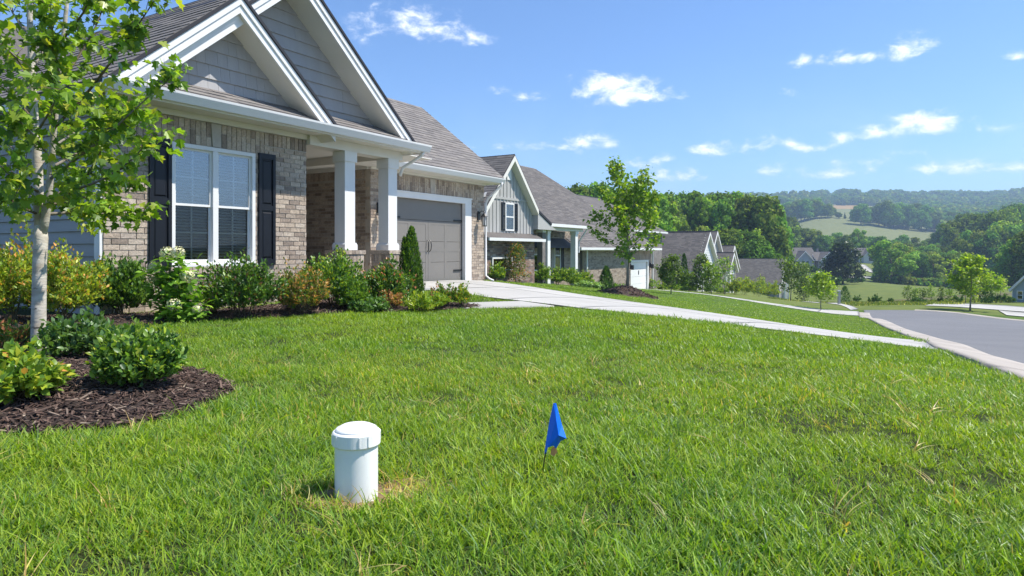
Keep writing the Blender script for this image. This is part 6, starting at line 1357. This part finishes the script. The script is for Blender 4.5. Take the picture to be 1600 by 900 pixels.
# ---------------------------------------------------------------- cleanout pipe and marker flag
def pipe():
    z = hs(*PIPE); top = zp(692, 2.33); r = empty('cleanout_pipe', (PIPE[0], PIPE[1], z)); tag(r, 'short white plastic cleanout pipe with a domed screw cap standing in the lawn', 'pipe')
    h_ = top - z; R_ = .0735
    q = MB(); q.lathe([(R_ * .985, -.05), (R_, .02), (R_, h_ * .5), (R_, h_ - .002), (R_, h_ + .004)], 48); q.build('pipe_body', 'pvc', r, smooth=True)
    q = MB(); a = R_ + .0085; H_ = .044
    q.lathe([(R_ * .98, h_ - .004), (a - .003, h_ - .004), (a, h_), (a, h_ + H_ - .004), (a - .004, h_ + H_), (a - .010, h_ + H_ + .001), (a - .0105, h_ + H_ + .006), (a - .014, h_ + H_ + .010), (a * .6, h_ + H_ + .019), (a * .3, h_ + H_ + .022), (0.0005, h_ + H_ + .0225)], 64)
    cp_ = q.build('screw_cap', 'pvc', r)
    for th in (-70, -48, 25, 70, 115, 160, 205, 250 - 20):
        t = R(th); c, s = math.cos(t), math.sin(t); q = MB(); P = []
        for zz in (h_ + .004, h_ + H_ - .006):
            for rr, ww in ((a - .002, -.0022), (a + .0028, -.0022), (a + .0028, .0022), (a - .002, .0022)): P.append((c * rr - s * ww, s * rr + c * ww, zz))
        q.hexa(P); q.build('grip_rib', 'pvc', cp_)
pipe()
def flag():
    Y = 2.47; p = at(843, Y); z = hs(*p); r = empty('marker_flag', (p[0], p[1], z)); tag(r, 'blue vinyl marker flag folded on a thin leaning wire in the lawn', 'flag')
    def W(px, py, dy=0): YY = Y + dy; return np.array([(px - 800) / F * YY - p[0], YY - p[1], zp(py, YY) - z])
    q = MB(); q.tube([W(840, 785), W(845, 755), W(851, 715), W(858, 672), W(866, 631)], .0021, 6); q.build('wire_stem', 'black_metal', r)
    # the sheet: creased and torn, with thickness
    o = [(864.5, 630, 0), (869, 630, 0), (878, 664, .010), (885, 685, -.012), (876, 689, .006), (869, 701, .010), (864.5, 696.5, -.004), (856, 699, -.010), (853, 710, 0), (850.5, 709, 0), (853, 690, 0), (858, 660, .0)]
    c = [(869, 655, -.018), (873, 680, -.020)]
    pts = [W(*a) for a in o] + [W(*a) for a in c]; back = [p_ + np.array([0, .0007, 0]) for p_ in pts]; n = len(pts)
    fs = [(0, 1, 12), (1, 2, 12), (2, 13, 12), (2, 3, 13), (3, 4, 13), (4, 5, 13), (5, 6, 13), (6, 7, 13), (7, 12, 13), (7, 10, 11), (7, 8, 9, 10), (7, 11, 12), (11, 0, 12)]
    q = MB(); q.add(pts + back, [f[::-1] for f in fs] + [tuple(i + n for i in f) for f in fs]); q.build('flag_sheet', 'flag_vinyl', r)
    q = MB(); d = [W(862, 700, .01), W(868, 698, .012), (W(871, 706, .014)), W(866, 713, .012), W(860, 710, .01)]; q.add(d + [x_ + [0, .002, .001] for x_ in d], [(0, 1, 2, 3, 4), (9, 8, 7, 6, 5)]); q.build('dead_leaf', 'dead_leaf', r)
flag()
def dirt_patch():
    V = [(PIPE[0] + .03, PIPE[1], hs(*PIPE) + .012)]; Fs = []; n = 40; rng = random.Random(2)
    for ring in (1, 2, 3):
        for k in range(n):
            a = 2 * math.pi * k / n; rr = (.075 + .045 * math.sin(a * 2 + .5) + .05 * max(0, math.cos(a - .2))) * ring * .62 + .02; x, y = PIPE[0] + .03 + rr * math.cos(a), PIPE[1] + rr * math.sin(a) * .8
            V.append((x, y, hs(x, y) + (.014 if ring < 3 else .0) + rng.uniform(-.005, .005)))
    Fs += [(0, 1 + k, 1 + (k + 1) % n) for k in range(n)]
    for r_ in (0, 1):
        for k in range(n): a = 1 + r_ * n + k; b = 1 + r_ * n + (k + 1) % n; Fs.append((a, a + n, b + n, b))
    tag(link('bare_soil', mesh_from('bare_soil', V, Fs, 'dirt', None, True)), kind='structure')
dirt_patch()

# ---------------------------------------------------------------- grass and mulch chips
def blade_mesh(seed, nb, hmin, hmax, wd, rad, lay, seg=3, dead=.07, pal=None):
    rng = np.random.default_rng(seed); V = []; Fs = []; C = []
    pal = pal or [((.12, .215, .028), 5), ((.17, .275, .035), 4), ((.075, .16, .028), 4), ((.055, .125, .04), 2), ((.20, .29, .05), 1.2)]
    for b in range(nb):
        a = rng.uniform(0, 6.283); r0 = rad * math.sqrt(rng.random()); x, y = r0 * math.cos(a), r0 * math.sin(a); th = rng.uniform(0, 6.283); hh = rng.uniform(hmin, hmax); w_ = wd * rng.uniform(.6, 1.25)
        ln = lay * rng.uniform(.3, 1.3); cv = rng.uniform(.3, 1.5); d = np.array([math.cos(th), math.sin(th)]); sdir = np.array([-d[1], d[0]]) ; base = len(V)
        tw = rng.uniform(-.9, .9)
        for i in range(seg + 1):
            f = i / seg; px_, py_ = x + d[0] * hh * ln * f ** (1 + cv * .5), y + d[1] * hh * ln * f ** (1 + cv * .5); z = hh * (f - .38 * ln * f * f * cv * .6); ww = w_ * (1 - f ** 2.2) * .5 + .0003
            s = sdir * math.cos(tw * f) ; dz = ww * math.sin(tw * f)
            if i < seg: V += [(px_ - s[0] * ww, py_ - s[1] * ww, z - dz), (px_ + s[0] * ww, py_ + s[1] * ww, z + dz)]
            else: V.append((px_, py_, z))
        for i in range(seg - 1): Fs.append((base + 2 * i, base + 2 * i + 1, base + 2 * i + 3, base + 2 * i + 2))
        Fs.append((base + 2 * seg - 2, base + 2 * seg - 1, base + 2 * seg)); c = pal_pick(rng, 1, pal, .25)[0]
        if rng.random() < dead: c = pal_pick(rng, 1, [((.33, .31, .17), 3), ((.22, .18, .09), 2), ((.40, .42, .27), 2)], .2)[0]
        C += [tuple(c)] * seg
    return mesh_from('tuft', V, Fs, 'grass_blade', C, True)
def vnoise(P, sc_, seed):
    rng = np.random.default_rng(seed); T = rng.random((64, 64)); q = P / sc_; i = np.floor(q).astype(int); f = q - i; f = f * f * (3 - 2 * f); g = lambda a, b: T[a % 64, b % 64]
    return (g(i[:, 0], i[:, 1]) * (1 - f[:, 0]) + g(i[:, 0] + 1, i[:, 1]) * f[:, 0]) * (1 - f[:, 1]) + (g(i[:, 0], i[:, 1] + 1) * (1 - f[:, 0]) + g(i[:, 0] + 1, i[:, 1] + 1) * f[:, 0]) * f[:, 1]
LAWN_EDGE = [tuple(p) for p in shift(CURB, -.36)] + [uv(60, -30), uv(-30, -40), uv(-30, 10)]
HOUSE_POLY = [uv(3.6, -8.66), uv(7.9, -8.66), uv(10, -8.4), uv(11, -10.4), uv(16.1, -10.4), uv(16.1, -20), uv(3.6, -20)]
def grass():
    rng = np.random.default_rng(77); P = []; Z = []
    def zone(Y0, Y1, dens, k0=-.95, k1=1.5, jit=1.0):
        area = (k1 - k0) * (Y1 ** 2 - Y0 ** 2) / 2; n = int(area * dens); Y = np.sqrt(rng.uniform(Y0 ** 2, Y1 ** 2, n)); X = rng.uniform(k0, k1, n) * Y; return np.stack([X, Y], 1)
    def ok(Q, pad=0.0):
        m = in_poly(Q, LAWN_EDGE)
        for poly, e in ((BED_RING, .02), (BED_HOUSE, .02), (DRIVE_POLY, .0), (WALK_POLY, 0), (HOUSE_POLY, 0), (D2_POLY, 0)):
            m &= ~in_poly(Q, poly)
        return m
    zones = [(1.25, 3.2, 1500, 0), (3.2, 5.6, 1000, 1), (5.6, 10, 520, 2), (10, 17, 150, 3), (17, 30, 60, 4), (30, 56, 22, 5)]
    S = []; 
    for s_ in range(6): S.append(blade_mesh(s_, 13, .022, .060, .0036, .045, .95, 4, .015))
    for s_ in range(6): S.append(blade_mesh(20 + s_, 12, .020, .054, .0040, .06, .9, 3, .015))
    for s_ in range(5): S.append(blade_mesh(40 + s_, 14, .020, .047, .0052, .085, .8, 2, .012))
    for s_ in range(4): S.append(blade_mesh(60 + s_, 15, .024, .048, .010, .14, .8, 2, .02))
    for s_ in range(3): S.append(blade_mesh(80 + s_, 16, .026, .05, .018, .22, .7, 1, .02))
    for s_ in range(3): S.append(blade_mesh(90 + s_, 16, .026, .055, .035, .35, .7, 1, .02))
    off = [0, 6, 12, 17, 21, 24, 27]; Ps = []; Sc = []; Ro = []; Id = []
    for Y0, Y1, dens, zi in zones:
        Q = zone(Y0, Y1, dens); Q = Q[ok(Q)]
        n1 = vnoise(Q, .35, 1); n2 = vnoise(Q, 1.6, 2); d = np.linalg.norm(Q - (PIPE + [.05, -.015]), axis=1)
        keep = (rng.random(len(Q)) < .62 + .6 * n1) & (d > .135 + .06 * rng.random(len(Q))); Q = Q[keep]; n1 = n1[keep]; n2 = n2[keep]; n = len(Q)
        sc_ = (.62 + .75 * n1) * (.8 + .4 * n2) * rng.uniform(.8, 1.2, n) * (1, 1, 1, .9, .62, .55)[zi]; Ps.append(Q); Sc.append(np.column_stack([sc_ * rng.uniform(.9, 1.2, n), sc_ * rng.uniform(.9, 1.2, n), sc_]))
        Ro.append(np.column_stack([rng.normal(0, .16, n), rng.normal(0, .16, n), rng.uniform(0, 6.283, n)])); Id.append(rng.integers(off[zi], off[zi + 1], n))
    Q = np.column_stack([rng.uniform(-4, 5, 9000), rng.uniform(-1.5, 1.3, 9000)]); Q = Q[ok(Q)]; n = len(Q); Ps.append(Q); Sc.append(np.column_stack([rng.uniform(.7, 1.2, n)] * 3)); Ro.append(np.column_stack([np.zeros(n), np.zeros(n), rng.uniform(0, 6.283, n)])); Id.append(rng.integers(0, 12, n))
    # ragged fringe along the mulch edges
    for poly in (BED_RING, BED_HOUSE):
        pl = resample(poly + [poly[0]], 900); Q = pl + rng.normal(0, .025, pl.shape); m = (np.linalg.norm(Q, axis=1) < 12) & ok(Q) ; Q = Q[m]; n = len(Q); Ps.append(Q); sc_ = rng.uniform(.8, 1.35, n); Sc.append(np.column_stack([sc_] * 3)); Ro.append(np.column_stack([rng.normal(0, .3, n), rng.normal(0, .3, n), rng.uniform(0, 6.283, n)])); Id.append(rng.integers(0, 12, n))
    Q = np.vstack(Ps); z = Hs(Q) - .004; print('tufts', len(Q))
    instancer('lawn_grass', S, np.column_stack([Q, z]), np.vstack(Ro), np.vstack(Sc), np.concatenate(Id), label='bright green mown grass of the front lawns with a few straw blades', cat='grass')
    # a few long, lying, pale stems
    n = 1500; Q = zone(1.3, 4.6, 1)[:0]; Q = np.vstack([zone(1.3, 5.0, 34)]); Q = Q[ok(Q)]; n = len(Q)
    L_ = [blade_mesh(120 + i, 3, .07, .13, .0042, .03, 1.5, 5, .8 if i < 1 else .04) for i in range(4)]
    sc_ = rng.uniform(.6, 1.2, n); instancer('long_grass', L_, np.column_stack([Q, Hs(Q)]), np.column_stack([rng.normal(0, .3, n), rng.normal(0, .3, n), rng.uniform(0, 6.283, n)]), np.column_stack([sc_] * 3), rng.integers(0, 4, n), label='scattered longer straw coloured grass stems lying in the near lawn', cat='grass')
    # dry tangle round the pipe
    n = 90; a = rng.uniform(0, 6.283, n); rr = rng.uniform(.09, .20, n); Q = PIPE + np.column_stack([np.cos(a) * rr * 1.2 + .02, np.sin(a) * rr]); D_ = [blade_mesh(140 + i, 9, .025, .07, .003, .04, 1.3, 4, .6) for i in range(3)]
    sc_ = rng.uniform(.6, 1.15, n); instancer('dry_grass', D_, np.column_stack([Q, Hs(Q) + .004]), np.column_stack([rng.normal(0, .35, n), rng.normal(0, .35, n), rng.uniform(0, 6.283, n)]), np.column_stack([sc_] * 3), rng.integers(0, 3, n), label='dry straw coloured grass tangled round the white pipe', cat='grass')
grass()
def chips():
    rng = np.random.default_rng(8); S = []
    for i, c in enumerate(((.10, .062, .048), (.065, .042, .033), (.16, .105, .08), (.25, .185, .14), (.042, .028, .022), (.13, .08, .06), (.36, .28, .21))):
        q = MB(); L_ = .042; w_ = .007; q.hexa([(-L_ / 2, -w_ / 2, -.002), (L_ / 2, -w_ / 3, 0), (L_ / 2 * .9, w_ / 2, 0), (-L_ / 2 * .8, w_ / 2, -.002), (-L_ / 2, -w_ / 2, .002), (L_ / 2, -w_ / 3, .003), (L_ / 2 * .9, w_ / 2, .003), (-L_ / 2 * .8, w_ / 2, .002)], c)
        S.append(mesh_from('chip', q.V, q.F, 'mulch_chip', q.C))
    Ps = []
    for poly, dens in ((BED_RING, 2600), (BED_HOUSE, 900)):
        xs = np.array(poly); a = xs.min(0); b = xs.max(0); n = int((b[0] - a[0]) * (b[1] - a[1]) * dens); Q = rng.uniform(a, b, (n, 2)); Q = Q[in_poly(Q, poly)]; k = Q[:, 0] / Q[:, 1]; Ps.append(Q[(k > -.95) & (Q[:, 1] > 2)])
    n = 900; r_ = 1.15 * np.sqrt(rng.random(n)); a = rng.uniform(0, 6.283, n); Qm = mp + np.column_stack([np.cos(a) * r_, np.sin(a) * r_ * .9]); Q = np.vstack(Ps); z = Hs(Q) + .022 + rng.uniform(-.006, .018, len(Q)); n = len(Q)
    sc_ = rng.uniform(.4, 1.35, n); instancer('mulch_chips', S, np.column_stack([Q, z]), np.column_stack([rng.normal(0, .35, n), rng.normal(0, .35, n), rng.uniform(0, 6.283, n)]), np.column_stack([sc_ * rng.uniform(.5, 1.6, n), sc_ * rng.uniform(.7, 1.5, n), sc_]), rng.choice(7, n, p=[.25, .2, .17, .08, .16, .12, .02]), label='brown shredded bark mulch pieces in the planting beds', cat='mulch')
    sm = rng.uniform(2, 4, len(Qm)); instancer('mound_chips', S[:3] + S[4:6], np.column_stack([Qm, Hs(Qm) + .05]), np.column_stack([rng.normal(0, .5, 900), rng.normal(0, .5, 900), rng.uniform(0, 6.283, 900)]), np.column_stack([sm] * 3), rng.integers(0, 5, 900), label='coarse brown mulch pieces on the mound round the young maple', cat='mulch')
chips()
def weeds():
    rng = np.random.default_rng(3); S = [blade_mesh(160 + i, 22, .12, .32, .05, .6, .5, 2, .12, [((.07, .12, .035), 4), ((.10, .14, .045), 3)]) for i in range(3)]
    Q = np.vstack([np.stack([rng.uniform(a, b, n), rng.uniform(Y0, Y1, n)], 1) for a, b, Y0, Y1, n in ((1325, 1500, 52, 70, 700), (1205, 1300, 75, 110, 350), (1480, 1590, 60, 75, 300))]); Q = np.stack([(Q[:, 0] - 800) / F * Q[:, 1], Q[:, 1]], 1); n = len(Q); sc_ = rng.uniform(.4, 1.0, n)
    instancer('rough_weeds', S, np.column_stack([Q, H(Q)]), np.column_stack([np.zeros(n), np.zeros(n), rng.uniform(0, 6.283, n)]), np.column_stack([sc_] * 3), rng.integers(0, 3, n), label='rough tall weeds on the strip beyond the road end', cat='weeds')
weeds()

# ---------------------------------------------------------------- haze
def haze():
    m = bpy.data.materials.new('haze_air'); m.use_nodes = True; nt = m.node_tree
    for n in list(nt.nodes): nt.nodes.remove(n)
    out = nt.nodes.new('ShaderNodeOutputMaterial'); v = nt.nodes.new('ShaderNodeVolumePrincipled'); v.inputs['Color'].default_value = (.56, .77, 1.0, 1); v.inputs['Density'].default_value = HAZE; v.inputs['Anisotropy'].default_value = 0.25
    nt.links.new(v.outputs[0], out.inputs['Volume'])
    q = MB(); q.box(-2750, 2750, -2750, 2750, -60, 165); me = mesh_from('haze', q.V, q.F, m); o = link('haze', me); tag(o, kind='stuff')
HAZE = 0.00044
haze()
